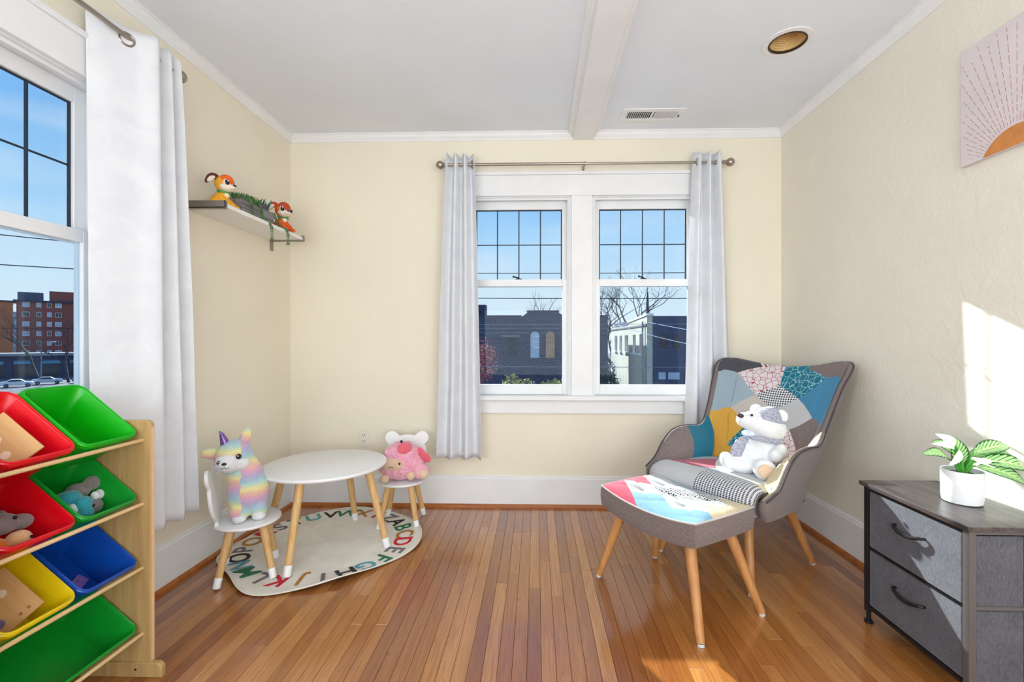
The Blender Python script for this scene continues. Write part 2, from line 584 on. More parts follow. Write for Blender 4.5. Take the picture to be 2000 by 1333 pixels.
# ------------------------------------------------------------------ windows
def casing_set(name, label):
    root = struct(name, (0, YB, 0), label)
    m = MB().box(-0.60, 1.209, -0.022, 0.0, 2.078, 2.215, 0.003).box(-0.615, 1.224, -0.034, 0.0, 2.215, 2.237, 0.004)
    m.obj('head_casing', 'white_trim', root)
    for a, b in ((-0.593, -0.471), (0.235, 0.374), (1.08, 1.202)):
        MB().box(a, b, -0.020, 0.0, 0.746, 2.078, 0.003).obj('side_casing', 'white_trim', root)
    MB().box(-0.655, 1.264, -0.055, 0.035, 0.714, 0.746, 0.008).obj('stool', 'white_trim', root)
    MB().box(-0.60, 1.209, -0.020, 0.0, 0.627, 0.714, 0.003).obj('apron', 'white_trim', root)
    return root
def window(name, u0, u1, label):
    root = struct(name, (0, YB, 0), label)
    j = 0.012
    m = MB()
    m.box(u0, u0 + j, 0, 0.12, WZ0, WZ1).box(u1 - j, u1, 0, 0.12, WZ0, WZ1).box(u0, u1, 0, 0.12, WZ1 - j, WZ1).box(u0, u1, 0.03, 0.15, WZ0 - 0.02, WZ0)
    m.box(u0 + j, u0 + j + 0.012, 0.018, 0.034, WZ0, WZ1 - j).box(u1 - j - 0.012, u1 - j, 0.018, 0.034, WZ0, WZ1 - j).box(u0 + j, u1 - j, 0.018, 0.034, WZ1 - j - 0.012, WZ1 - j)
    m.obj('jamb', 'white_trim', root)
    g0, g1 = u0 + 0.057, u1 - 0.057
    a, b = u0 + j, u1 - j
    # upper sash, outer track
    y0, y1 = 0.072, 0.104
    us = MB().box(a, g0, y0, y1, 1.482, WZ1 - j, 0.003).box(g1, b, y0, y1, 1.482, WZ1 - j, 0.003).box(g0, g1, y0, y1, 2.012, WZ1 - j, 0.003).box(g0, g1, y0, y1, 1.482, 1.531, 0.003).obj('upper_sash', 'white_trim', root)
    pw, ph = (g1 - g0) / 4, (2.012 - 1.531) / 2
    k = 0.0040
    for i in range(4):
        for q in range(2):
            MB().box(g0 + i * pw, g0 + (i + 1) * pw, 0.0865, 0.0885, 1.531 + q * ph, 1.531 + (q + 1) * ph).obj('pane', 'window_glass', us)
    for i in range(5):
        x = g0 + i * pw + (k if i == 0 else -k if i == 4 else 0)
        MB().box(x - k, x + k, 0.083, 0.092, 1.531, 2.012, 0.0015).obj('muntin', 'lead', us)
    for z in (1.531 + ph, 2.012 - k):
        MB().box(g0, g1, 0.0835, 0.0915, z - k * 0.8, z + k * 0.8, 0.0015).obj('muntin', 'lead', us)
    # lower sash, inner track
    y0, y1 = 0.036, 0.068
    ls = MB().box(a, g0, y0, y1, WZ0, 1.528, 0.003).box(g1, b, y0, y1, WZ0, 1.528, 0.003).box(g0, g1, y0, y1, 1.480, 1.528, 0.003).box(g0, g1, y0, y1, WZ0, 0.815, 0.003).obj('lower_sash', 'white_trim', root)
    MB().box(g0, g1, 0.051, 0.053, 0.815, 1.480).obj('pane', 'window_glass', ls)
    m = MB().lathe([(0.026, 0), (0.024, 0.005), (0.012, 0.009)], 16, ((u0 + u1) / 2, 0.052, 1.528), 1, 0.6)
    m.tube([((u0 + u1) / 2, 0.05, 1.538), ((u0 + u1) / 2 - 0.02, 0.045, 1.544), ((u0 + u1) / 2 - 0.042, 0.04, 1.548)], [0.006, 0.005, 0.007], 8)
    m.obj('sash_lock', 'lead', ls, True)
    return root
cs = casing_set('trim_4', 'white casing, stool and apron around the pair of back windows')
w1 = window('window_1', *WIN[0], 'left sash window of the back wall, leaded upper panes')
w2 = window('window_2', *WIN[1], 'right sash window of the back wall, leaded upper panes')
for src, nm, lb in ((cs, 'trim_5', 'white casing around the windows of the left wall'), (w2, 'window_3', 'sash window at the left edge beside the long white curtain'), (w1, 'window_4', 'sash window of the left wall nearest the camera')):
    c = copy_tree(src)
    c.name = nm
    c['label'] = lb
    c.location = (XL, 0.648, 0)
    c.rotation_euler = (0, 0, PI / 2)

# ------------------------------------------------------------------ ceiling fittings
v = thing('ceiling_vent', 'white ceiling air vent with narrow louvres near the back windows', 'air vent', (0.712, 2.82, ZC))
fx, fy = 0.19, 0.078
MB().box(-fx, fx, -fy, -0.042, -0.006, -0.0005, 0.002).box(-fx, fx, 0.042, fy, -0.006, -0.0005, 0.002).box(-fx, -0.155, -0.042, 0.042, -0.006, -0.0005).box(0.155, fx, -0.042, 0.042, -0.006, -0.0005).box(-0.006, 0.006, -0.042, 0.042, -0.006, -0.0005).obj('frame', 'white_trim', v)
MB().box(-0.156, 0.156, -0.043, 0.043, -0.0012, -0.0004).obj('backing', 'dark_slot', v)
sl = {}
for i in range(26):
    x = -0.149 + i * 0.0119
    if abs(x) < 0.008:
        continue
    d = -1 if x < 0 else 1
    if d not in sl:
        sl[d] = MB().prism([(-0.0012 + d * -0.0022, -0.0012), (0.0012 + d * -0.0022, -0.0012), (0.0012 + d * 0.003, -0.007), (-0.0012 + d * 0.003, -0.007)], 'y', -0.041, 0.041).obj('louvre', 'white_trim', v)
        o = sl[d]
    else:
        o = link('louvre', sl[d].data, v)
    o.location = (x, 0, 0)
MB().box(0.16, 0.166, -0.004, 0.012, -0.014, -0.005, 0.001).obj('lever', 'lead', v)

t = NT('gold_baffle')
s_ = t.n('ShaderNodeSeparateXYZ')
t.l(t.vec(), s_.inputs[0])
rib = t.math('SINE', t.math('MULTIPLY', s_.outputs[2], 900))
t.bsdf(srgb(232, 196, 132), 0.38, rib, 0.5, 0.002, 0.2)
MATS['gold_baffle'] = t.m
plain('bronze_ring', (70, 52, 38), 0.4, 0.5)
t = NT('frosted_bulb')
t.bsdf(srgb(235, 222, 190), 0.35, t.noise(t.vec(), 300, 2), 0.05)
MATS['frosted_bulb'] = t.m
c = thing('recessed_light', 'round recessed ceiling light with a golden ribbed baffle', 'ceiling light', (CANX, CANY, ZC))
def ring(r0, r1, z0, z1, n=48):
    m = MB()
    prof = [(r0, z0), (r1, z0), (r1, z1), (r0, z1)]
    base = 0
    for r, z in prof:
        for k in range(n):
            m.v.append((r * math.cos(2 * PI * k / n), r * math.sin(2 * PI * k / n), z))
    for i in range(4):
        for k in range(n):
            a, b = i * n + k, i * n + (k + 1) % n
            m.f.append((a, b, (b + n) % (4 * n), (a + n) % (4 * n)))
    return m
ring(0.0815, 0.106, -0.004, -0.0003).obj('trim_ring', 'white_trim', c, True)
ring(0.074, 0.0815, -0.006, 0.004).obj('inner_ring', 'bronze_ring', c, True)
m = MB()
m.grid(lambda u, v_: ((0.078 - 0.022 * v_ ** 1.5) * math.cos(2 * PI * u), (0.078 - 0.022 * v_ ** 1.5) * math.sin(2 * PI * u), 0.075 * v_), 40, 10, True)
m.lathe([(0.056, 0.075), (0.056, 0.077)], 40)
m.obj('baffle', 'gold_baffle', c, True)
MB().ell((0, 0, 0.062), (0.042, 0.042, 0.012)).obj('bulb', 'frosted_bulb', c, 'all')

# wall socket
plain('socket_plastic', (236, 230, 218), 0.4, var=0.02)
def outlet(x, z, label):
    o = thing('wall_outlet', label, 'outlet', (x, YB, z))
    MB().box(-0.036, 0.036, -0.006, -0.0003, -0.058, 0.058, 0.002).obj('cover_plate', 'socket_plastic', o)
    for dz in (-0.02, 0.02):
        r = MB().box(-0.017, 0.017, -0.0085, -0.004, dz - 0.014, dz + 0.014, 0.003).obj('receptacle', 'socket_plastic', o)
        MB().box(-0.008, -0.0045, -0.0092, -0.0083, dz - 0.003, dz + 0.006).box(0.0045, 0.008, -0.0092, -0.0083, dz - 0.003, dz + 0.006).box(-0.002, 0.002, -0.0092, -0.0083, dz - 0.010, dz - 0.006).obj('slot', 'dark_slot', r)
outlet(-1.163, 0.455, 'cream wall outlet on the back wall above the round table')

# ================================================================== curtains and rods
t = NT('curtain_cloth')
v = t.vec('Object')
n1 = t.noise(t.vec('Object', (1, 1, 0.15)), 500, 2)
n2 = t.noise(v, 9, 4, 0.6, 0.6)
col = t.ramp(n2, [(0.3, srgb(238, 239, 244)), (0.7, srgb(249, 250, 253))])
pb = t.n('ShaderNodeBsdfDiffuse')
t.l(col, pb.inputs[0])
tl = t.n('ShaderNodeBsdfTranslucent')
tl.inputs[0].default_value = (0.85, 0.86, 0.9, 1)
bp = t.n('ShaderNodeBump')
bp.inputs['Strength'].default_value = 0.10
bp.inputs['Distance'].default_value = 0.012
t.l(t.math('ADD', t.noise(v, 7, 5, 0.6, 1.0), t.math('MULTIPLY', n1, 0.04)), bp.inputs['Height'])
t.l(bp.outputs[0], pb.inputs['Normal'])
ms = t.n('ShaderNodeMixShader')
ms.inputs[0].default_value = 0.16
t.l(pb.outputs[0], ms.inputs[1]); t.l(tl.outputs[0], ms.inputs[2])
t.l(ms.outputs[0], t.out.inputs[0])
MATS['curtain_cloth'] = t.m

def curtain(label, top, bot, zt, zb, grommets, rodr, wav=0.006):
    """top and bot are plan curves (x, y); the cloth hangs between them"""
    root = thing('curtain', label, 'curtain', (sum(p[0] for p in bot) / len(bot), sum(p[1] for p in bot) / len(bot), zb))
    ox, oy, oz = root.location
    N = 120
    a, b = catmull(top, N + 1), catmull(bot, N + 1)
    R = 60
    m = MB()
    for j in range(R + 1):
        g = j / R
        k = g ** 0.75
        for i in range(N + 1):
            x = a[i][0] * (1 - k) + b[i][0] * k
            y = a[i][1] * (1 - k) + b[i][1] * k
            w_ = wav * g * noise.noise(Vector((x * 9, y * 9, g * 3.1)))
            z = zt + 0.010 * math.cos(i / N * 21) * (1 - g) - (zt - zb) * g + (0.006 * math.sin(i / N * 17 + 1) if g > 0.98 else 0)
            m.v.append((x + w_ - ox, y + w_ - oy, z - oz))
    for j in range(R):
        for i in range(N):
            q = j * (N + 1) + i
            m.f.append((q, q + 1, q + N + 2, q + N + 1))
    o = m.obj('cloth', 'curtain_cloth', root, 'all', fix=False)
    mod(o, 'SOLIDIFY', thickness=0.0022, offset=0)
    # stitched hem
    hem = MB()
    pts = [(b[i][0] - ox, b[i][1] - oy, 0.045) for i in range(0, N + 1, 2)]
    hem.tube(pts, 0.0016, 5)
    hem.obj('hem_seam', 'curtain_cloth', root, True)
    for c, d, r in grommets:
        d = Vector((d[0], d[1], 0)).normalized()
        g = MB()
        g.tube([Vector((c[0] - ox, c[1] - oy, c[2] - oz)) + (d * math.cos(q * PI / 16) + Vector((0, 0, 1)) * math.sin(q * PI / 16)) * r for q in range(33)], 0.0042, 8, False)
        g.obj('grommet', 'nickel', root, True)
    return root
def zig(x0, x1, y, amp, n, ph=0):
    P = []
    for i in range(2 * n + 1):
        f = i / (2 * n)
        P.append((x0 + (x1 - x0) * f, y + amp * (1 if (i + ph) % 2 else -1)))
    return P
RZ = 2.258
curtain('long white curtain on the left wall, seen wide and flat beside the window edge',
        [(-1.642, 1.615), (-1.612, 1.668), (-1.575, 1.745), (-1.535, 1.805), (-1.560, 1.835), (-1.600, 1.850), (-1.575, 1.870), (-1.548, 1.890), (-1.585, 1.905), (-1.61, 1.920), (-1.57, 1.935), (-1.55, 1.945)],
        [(-1.630, 1.625), (-1.600, 1.682), (-1.565, 1.755), (-1.520, 1.815), (-1.545, 1.845), (-1.590, 1.870), (-1.555, 1.900), (-1.520, 1.925), (-1.560, 1.955), (-1.600, 1.975), (-1.56, 2.005), (-1.525, 2.025)],
        RZ + 0.075, 0.345, [((-1.585, 1.722, RZ + 0.022), (0.42, 0.8), 0.024)], 0.01)
curtain('white curtain gathered at the left side of the back windows',
        zig(-0.578, -0.402, 2.955, 0.028, 3), zig(-0.645, -0.352, 2.955, 0.034, 3), RZ + 0.062, 0.345,
        [((-0.415, 2.95, RZ), (0.25, 1), 0.023)], 0.01)
curtain('white sunlit curtain behind the patchwork armchair, right of the back windows',
        zig(1.020, 1.195, 2.955, 0.032, 3, 1), zig(0.962, 1.268, 2.955, 0.036, 3, 1), RZ + 0.066, 0.345,
        [((1.032, 2.95, RZ), (0.3, 1), 0.023)], 0.01)
def rod(label, p0, p1, out_dir, brackets):
    p0, p1 = Vector(p0), Vector(p1)
    d = (p1 - p0).normalized()
    root = thing('curtain_rod', label, 'curtain rod', p0)
    L = (p1 - p0).length
    MB().tube([Vector((0, 0, 0)), d * L * 0.5], 0.0095, 12).obj('rod', 'nickel', root, True)
    MB().tube([d * L * 0.5, d * L], 0.008, 12).obj('inner_rod', 'nickel', root, True)
    for s_, q in ((-1, Vector((0, 0, 0))), (1, d * L)):
        f = MB()
        f.tube([q - d * s_ * 0.004, q + d * s_ * 0.004, q + d * s_ * 0.006, q + d * s_ * 0.012, q + d * s_ * 0.014, q + d * s_ * 0.018], [0.013, 0.013, 0.010, 0.010, 0.014, 0.012], 14)
        f.ell(q + d * s_ * 0.040, 0.0265, nu=20, nv=14)
        f.obj('finial', 'nickel', root, True)
    for b in brackets:
        q = d * b
        o = Vector(out_dir)
        f = MB()
        f.tube([q + Vector((0, 0, -0.013)), q + o * 0.045 + Vector((0, 0, -0.013)), q + o * 0.094 + Vector((0, 0, -0.013))], 0.0045, 8)
        f.tube([q + o * 0.0935 + Vector((0, 0, -0.05)), q + o * 0.0935 + Vector((0, 0, 0.02))], 0.006, 8)
        f.tube([q + d * 0.006, q - d * 0.006], 0.0125, 12)
        f.obj('bracket', 'nickel', root, True)
    return root
rod('brushed nickel curtain rod above the pair of back windows', (-0.585, 2.951, RZ), (1.205, 2.951, RZ), (0, 1, 0), (0.05, 0.899, 1.74))
rod('brushed nickel curtain rod on the left wall, running out of the top edge', (-1.583, 1.945, RZ + 0.03), (-1.583, 0.05, RZ + 0.03), (-1, 0, 0), (0.03, 0.95, 1.85))

# ================================================================== shelf on the left wall
plain('shelf_white', (242, 240, 236), 0.45, var=0.02)
plain('bracket_metal', (150, 142, 132), 0.42, 0.7, var=0.06)
sh_ = thing('wall_shelf', 'white wall shelf on metal brackets, holding two animal figures and a planter', 'shelf', (XL, 2.1, 1.742))
MB().box(0.002, 0.206, 0.004, 0.725, 0.0, 0.020, 0.0015).obj('board', 'shelf_white', sh_)
for y0, y1 in ((-0.002, 0.003), (0.726, 0.731)):
    b = MB()
    b.box(0.004, 0.212, y0, y1, -0.006, 0.030, 0.001)
    b.box(0.207, 0.212, y0 - 0.01 if y0 > 0.1 else y0, y1 + (0.012 if y0 < 0.1 else 0), -0.006, 0.030, 0.001)
    b.box(0.0005, 0.006, y0 - 0.012, y1 + 0.012, -0.062, 0.062, 0.001)
    b.box(0.004, 0.206, y0 - (0.02 if y0 > 0.1 else 0), y1 + (0.02 if y0 < 0.1 else 0), -0.006, -0.001)
    b.obj('bracket', 'bracket_metal', sh_)

# ================================================================== sun picture on the right wall
plain('canvas_print', (226, 216, 218), 0.8, var=0.03, bstr=0.2, bscale=900)
plain('terracotta_print', (214, 140, 76), 0.8, var=0.1, nscale=30)
plain('ray_print', (190, 118, 108), 0.8)
art = thing('wall_art', 'boho canvas print of a terracotta sun with dashed rays', 'picture', (XR, 1.757, 1.763))
MB().box(-0.022, -0.0005, -0.404, 0.0, 0.0, 0.430, 0.002).obj('canvas', 'canvas_print', art)
hc, r = -0.061, 0.131
a0 = math.asin(0.061 / r)
pts = [(-0.202 + r * math.cos(a0 + (PI - 2 * a0) * i / 30), hc + r * math.sin(a0 + (PI - 2 * a0) * i / 30)) for i in range(31)]
pts = [(p[0], max(p[1], 0.001)) for p in pts]
MB().prism(pts, 'x', -0.0228, -0.0218).obj('printed_sun', 'terracotta_print', art)
rr = random.Random(3)
NR = 33
for i in range(NR):
    a = math.radians(26) + math.radians(128) * i / (NR - 1)
    L = (0.20 + 0.17 * math.sin(a) ** 6 * (0.75 + 0.25 * math.cos(i * PI)) + (0.03 if i % 2 else 0)) 
    m = MB()
    d = r + 0.009
    while d < r + 0.03 + L * 0.95:
        e_ = min(d + rr.uniform(0.012, 0.035), r + 0.03 + L)
        q = []
        for s1, s2 in ((d, -1), (e_, -1), (e_, 1), (d, 1)):
            y = -0.202 + s1 * math.cos(a) - math.sin(a) * s2 * 0.0005
            z = hc + s1 * math.sin(a) + math.cos(a) * s2 * 0.0005
            q.append((y, z))
        if all(-0.402 < y < -0.002 and 0.002 < z < 0.42 for y, z in q):
            m.prism(q, 'x', -0.0226, -0.0219)
        d = e_ + rr.uniform(0.006, 0.014)
    y, z = -0.202 + (d + 0.002) * math.cos(a), hc + (d + 0.002) * math.sin(a)
    if -0.4 < y < -0.004 and 0.004 < z < 0.42:
        m.prism([(y + 0.0022 * math.cos(k * PI / 4), z + 0.0022 * math.sin(k * PI / 4)) for k in range(8)], 'x', -0.0226, -0.0219)
    if m.v:
        m.obj('printed_ray', 'ray_print', art)

# ================================================================== fabric drawer unit
t = NT('grey_top')
n1 = t.noise(t.vec('Object', (1, 0.08, 1)), 60, 5, 0.6, 0.6)
cc = t.ramp(n1, [(0.35, srgb(52, 45, 46)), (0.65, srgb(90, 80, 79))])
t.bsdf(cc, 0.3, n1, 0.12, 0.001)
MATS['grey_top'] = t.m
plain('black_metal', (30, 28, 32), 0.38, 0.3)
plain('taupe_post', (94, 87, 86), 0.5)
t = NT('drawer_felt')
v = t.vec()
n1 = t.noise(t.vec('Object', (1, 1, 0.3)), 260, 3, 0.7)
n2 = t.noise(v, 12, 4, 0.6, 0.5)
cc = t.ramp(t.math('ADD', t.math('MULTIPLY', n1, 0.7), t.math('MULTIPLY', n2, 0.3)), [(0.35, srgb(70, 70, 78)), (0.65, srgb(100, 100, 108))])
t.bsdf(cc, 0.92, t.math('ADD', n2, t.math('MULTIPLY', n1, 0.1)), 0.35, 0.008, 0, 0.2, 0, 0.3)
MATS['drawer_felt'] = t.m
X0, X1, Y0, Y1 = 1.301, 1.592, 1.402, 1.842
dr = thing('drawer_unit', 'grey fabric two drawer chest with dark wood top, potted plant on it', 'drawer unit', (X0, Y0, 0))
DX, DY, H = X1 - X0, Y1 - Y0, 0.554
MB().box(-0.012, DX + 0.004, -0.010, DY + 0.012, H - 0.016, H, 0.002).obj('top', 'grey_top', dr)
for x in (0.0, DX - 0.022):
    for y in (0.0, DY - 0.022):
        p = MB().box(x, x + 0.022, y, y + 0.022, 0.045, H - 0.016, 0.002).obj('post', 'black_metal' if x == 0.0 and y > 0.1 else 'taupe_post', dr)
        MB().tube([(x + 0.011, y + 0.011, 0.0), (x + 0.011, y + 0.011, 0.01), (x + 0.011, y + 0.011, 0.012), (x + 0.011, y + 0.011, 0.046)], [0.015, 0.015, 0.008, 0.008], 12).obj('foot', 'black_metal', p, True)
for z in (0.06, H - 0.030):
    MB().box(0.001, 0.012, 0.022, DY - 0.022, z, z + 0.014, 0.001).obj('rail', 'black_metal', dr)
for z in (0.065, 0.298, H - 0.028):
    MB().box(0.022, DX - 0.022, 0.002, 0.014, z, z + 0.012, 0.001).obj('rail', 'taupe_post', dr)
    MB().box(0.022, DX - 0.022, DY - 0.014, DY - 0.002, z, z + 0.012, 0.001).obj('rail', 'black_metal', dr)
MB().box(0.001, 0.010, 0.022, DY - 0.022, 0.296, 0.302).obj('rail', 'black_metal', dr)
for z0, z1 in ((0.076, 0.295), (0.304, 0.522)):
    d = MB().box(0.003, DX - 0.02, 0.025, DY - 0.025, z0, z1, 0.005).obj('drawer', 'drawer_felt', dr)
    zc, yc = (z0 + z1) / 2 + 0.025, DY / 2
    P = [(0.003, yc - 0.062, zc + 0.006), (-0.012, yc - 0.058, zc + 0.006), (-0.021, yc - 0.03, zc - 0.002), (-0.024, yc, zc - 0.004), (-0.021, yc + 0.03, zc - 0.002), (-0.012, yc + 0.058, zc + 0.006), (0.003, yc + 0.062, zc + 0.006)]
    MB().tube(catmull(P, 25), [0.004 + 0.003 * math.sin(PI * i / 24) for i in range(25)], 8).obj('handle', 'black_metal', d, True)
    # fabric side toward the camera, two panels with a seam
    for a, b in ((0.024, 0.165), (0.168, DX - 0.024)):
        MB().box(a, b, 0.006, 0.012, z0 + 0.004, z1 - 0.002, 0.002).obj('side_panel', 'drawer_felt', dr)

# ================================================================== potted plant
plain('pot_white', (238, 238, 240), 0.5, var=0.02, bstr=0.05)
plain('potting_soil', (46, 38, 32), 0.95, bstr=0.8, bscale=120)
t = NT('variegated_leaf')
s_ = t.n('ShaderNodeSeparateXYZ')
t.l(t.n('ShaderNodeTexCoord').outputs['UV'], s_.inputs[0])
au = t.math('ABSOLUTE', s_.outputs[0])
vein = t.math('SINE', t.math('MULTIPLY', t.math('SUBTRACT', s_.outputs[1], t.math('MULTIPLY', au, 0.28)), 58.0))
edge = t.math('GREATER_THAN', t.math('ADD', au, t.math('MULTIPLY', vein, 0.10)), 0.80)
base = t.mix(t.ramp(vein, [(0.35, (0, 0, 0, 1)), (0.9, (1, 1, 1, 1))]), srgb(178, 222, 150), srgb(46, 128, 52))
mid = t.mix(t.math('LESS_THAN', au, 0.10), base, srgb(206, 236, 160))
cc = t.mix(edge, mid, srgb(30, 96, 44))
t.bsdf(cc, 0.4, vein, 0.15, 0.001)
MATS['variegated_leaf'] = t.m
plain('spathe_white', (244, 246, 240), 0.5, var=0.03)
plain('stalk_green', (74, 158, 56), 0.5, var=0.15, nscale=40)
pt = thing('potted_plant', 'white pot with variegated green and white leaves on the drawer unit', 'potted plant', (1.470, 1.610, 0.5545))
PR = 0.056
MB().lathe([(PR - 0.008, 0.0), (PR - 0.003, 0.003), (PR, 0.02), (PR + 0.001, 0.108), (PR, 0.111), (PR - 0.004, 0.111), (PR - 0.005, 0.10), (PR - 0.006, 0.094)], 40).obj('pot', 'pot_white', pt, True)
MB().lathe([(PR - 0.006, 0.088), (PR - 0.008, 0.096), (0.02, 0.099)], 24).obj('soil', 'potting_soil', pt)
def leaf(base_, tip, wd, up, mat, name, parent, droop=0.25, roll=0.0):
    B, T = Vector(base_), Vector(tip)
    D = T - B
    L = D.length
    D.normalize()
    side = D.cross(Vector(up)).normalized()
    nrm = side.cross(D).normalized()
    side, nrm = side * math.cos(roll) + nrm * math.sin(roll), nrm * math.cos(roll) - side * math.sin(roll)
    m = MB()
    uv = []
    nu, nv = 6, 12
    for j in range(nv + 1):
        f = j / nv
        ww = wd * (math.sin(PI * f ** 0.8) ** 0.8 if 0 < f < 1 else 0) + 0.0006
        arch = droop * L * (4 * f * (1 - f)) * 0.5
        for i in range(nu + 1):
            a = -1 + 2 * i / nu
            p = B + D * L * f + side * ww * a + nrm * (arch + abs(a) * ww * 0.30)
            m.v.append(p[:])
            uv.append((a, f))
    for j in range(nv):
        for i in range(nu):
            q = j * (nu + 1) + i
            m.f.append((q, q + 1, q + nu + 2, q + nu + 1))
    o = m.obj(name, mat, parent, 'all', fix=False, uv=uv)
    mod(o, 'SOLIDIFY', thickness=0.0012, offset=0)
    return o
ct = Vector((0, 0, 0.098))
LV = [  # base on stalk, tip, half width, up, stalk foot
    ((-0.055, -0.01, 0.150), (-0.150, -0.02, 0.168), 0.024, (0.1, -0.6, 1), 'variegated_leaf'),
    ((0.000, 0.01, 0.120), (-0.052, -0.02, 0.232), 0.030, (-0.2, -1, 0.3), 'variegated_leaf'),
    ((0.028, -0.01, 0.170), (0.158, 0.0, 0.190), 0.026, (0.1, -0.7, 0.9), 'variegated_leaf'),
    ((0.030, -0.02, 0.145), (0.215, -0.03, 0.105), 0.030, (0.2, -0.8, 0.8), 'variegated_leaf'),
    ((0.020, -0.03, 0.130), (0.150, -0.06, 0.078), 0.028, (0.1, -0.8, 0.7), 'variegated_leaf'),
    ((0.035, 0.02, 0.155), (0.230, 0.03, 0.130), 0.030, (0.1, -0.7, 0.9), 'variegated_leaf'),
    ((-0.020, 0.02, 0.165), (-0.085, 0.02, 0.205), 0.022, (-0.2, -0.8, 0.8), 'variegated_leaf'),
    ((-0.045, -0.02, 0.190), (-0.128, -0.03, 0.206), 0.011, (0.0, -1, 0.6), 'spathe_white'),
    ((-0.040, -0.02, 0.200), (-0.108, -0.02, 0.238), 0.014, (0.0, -1, 0.2), 'spathe_white'),
    ((-0.035, -0.03, 0.185), (-0.090, -0.05, 0.138), 0.012, (0.3, -1, 0.4), 'spathe_white'),
    ((0.020, -0.02, 0.150), (0.092, -0.04, 0.122), 0.013, (0.1, -1, 0.6), 'spathe_white'),
]
for k, (b, tp, wd, up, mt) in enumerate(LV):
    ft = (b[0] * 0.15, b[1] * 0.3, 0.098)
    mid_ = tuple((ft[i] * 0.45 + b[i] * 0.55) + (0, 0, 0.012)[i] for i in range(3))
    MB().tube(catmull([ft, mid_, b], 8), [0.0052, 0.005, 0.0047, 0.0044, 0.004, 0.0036, 0.003, 0.0024], 8).obj('stalk', 'stalk_green', pt, True)
    leaf(b, tp, wd, up, mt, 'leaf' if 'leaf' in mt else 'flower', pt, 0.28 if k != 1 else 0.1)

# ================================================================== alphabet rug
t = NT('rug_cream')
v = t.vec()
n1 = t.noise(v, 5, 4, 0.6)
n2 = t.noise(v, 420, 2)
cc = t.ramp(n1, [(0.3, srgb(226, 218, 204)), (0.7, srgb(246, 241, 232))])
t.bsdf(cc, 0.95, t.math('ADD', n2, t.math('MULTIPLY', n1, 0.5)), 0.35, 0.004, 0, 0.1, 0, 0.3)
MATS['rug_cream'] = t.m
plain('rug_backing', (150, 146, 146), 0.95, bstr=0.3, bscale=300)
rug = thing('alphabet_rug', 'round cream rug with coloured alphabet letters under the kids table', 'rug', (-1.145, 2.47, 0))
def bump(a, c, w_):
    d = (a - c + PI) % (2 * PI) - PI
    return math.exp(-(d / w_) ** 2)
def rug_edge(a):
    return 0.495 + 0.012 * math.sin(4 * a + 0.6) + 0.008 * math.sin(7 * a + 2) - 0.03 * bump(a, math.radians(-52), 0.35) + 0.035 * bump(a, math.radians(-100), 0.30) - 0.03 * bump(a, math.radians(150), 0.5)
def rug_h(x, y):
    r, a = math.hypot(x, y), math.atan2(y, x)
    e_ = max(0.0, (r - 0.36) / 0.14)
    return 0.006 + e_ ** 2 * (0.005 * (1 + math.sin(5 * a + 1)) + 0.028 * bump(a, math.radians(-52), 0.34) + 0.016 * bump(a, math.radians(-125), 0.3) + 0.014 * bump(a, math.radians(20), 0.3)) + max(0, 0.003 * noise.noise(Vector((x * 7, y * 7, 1))))
def rug_sheet(dz, k):
    m = MB()
    NA, NRR = 120, 26
    for j in range(NRR + 1):
        for i in range(NA):
            a = 2 * PI * i / NA
            r_ = rug_edge(a) * (0.001 + 0.999 * j / NRR) * k
            x, y = r_ * math.cos(a), r_ * math.sin(a)
            m.v.append((x, y, rug_h(x, y) + dz))
    for j in range(NRR):
        for i in range(NA):
            a, b = j * NA + i, j * NA + (i + 1) % NA
            m.f.append((a, b, b + NA, a + NA))
    m.f.append(tuple(reversed(range(NA))))
    return m
o = rug_sheet(0.0, 1.0).obj('pile', 'rug_cream', rug, 'all')
mod(o, 'SOLIDIFY', thickness=0.0035, offset=-1 if o.data.polygons[50].normal.z > 0 else 1)
o = rug_sheet(-0.0042, 0.994).obj('backing', 'rug_backing', rug, 'all')
MB().tube([(rug_edge(2 * PI * i / 120) * math.cos(2 * PI * i / 120), rug_edge(2 * PI * i / 120) * math.sin(2 * PI * i / 120), rug_h(rug_edge(2 * PI * i / 120) * math.cos(2 * PI * i / 120), rug_edge(2 * PI * i / 120) * math.sin(2 * PI * i / 120)) - 0.001) for i in range(121)], 0.0035, 6, False).obj('binding', 'rug_cream', rug, True)
LC = {'k': (40, 36, 36), 'g': (58, 122, 84), 'm': (184, 128, 58), 'r': (206, 36, 52), 'y': (128, 118, 124), 'n': (52, 52, 60), 't': (104, 172, 182), 'b': (102, 158, 180)}
for k, c in LC.items():
    plain('letter_' + k, c, 0.95, var=0.15, nscale=60, bstr=0.4, bscale=400)
seq = 'kgmrygtnymrygbkymrygtkgmry'
dg = bpy.context.evaluated_depsgraph_get()
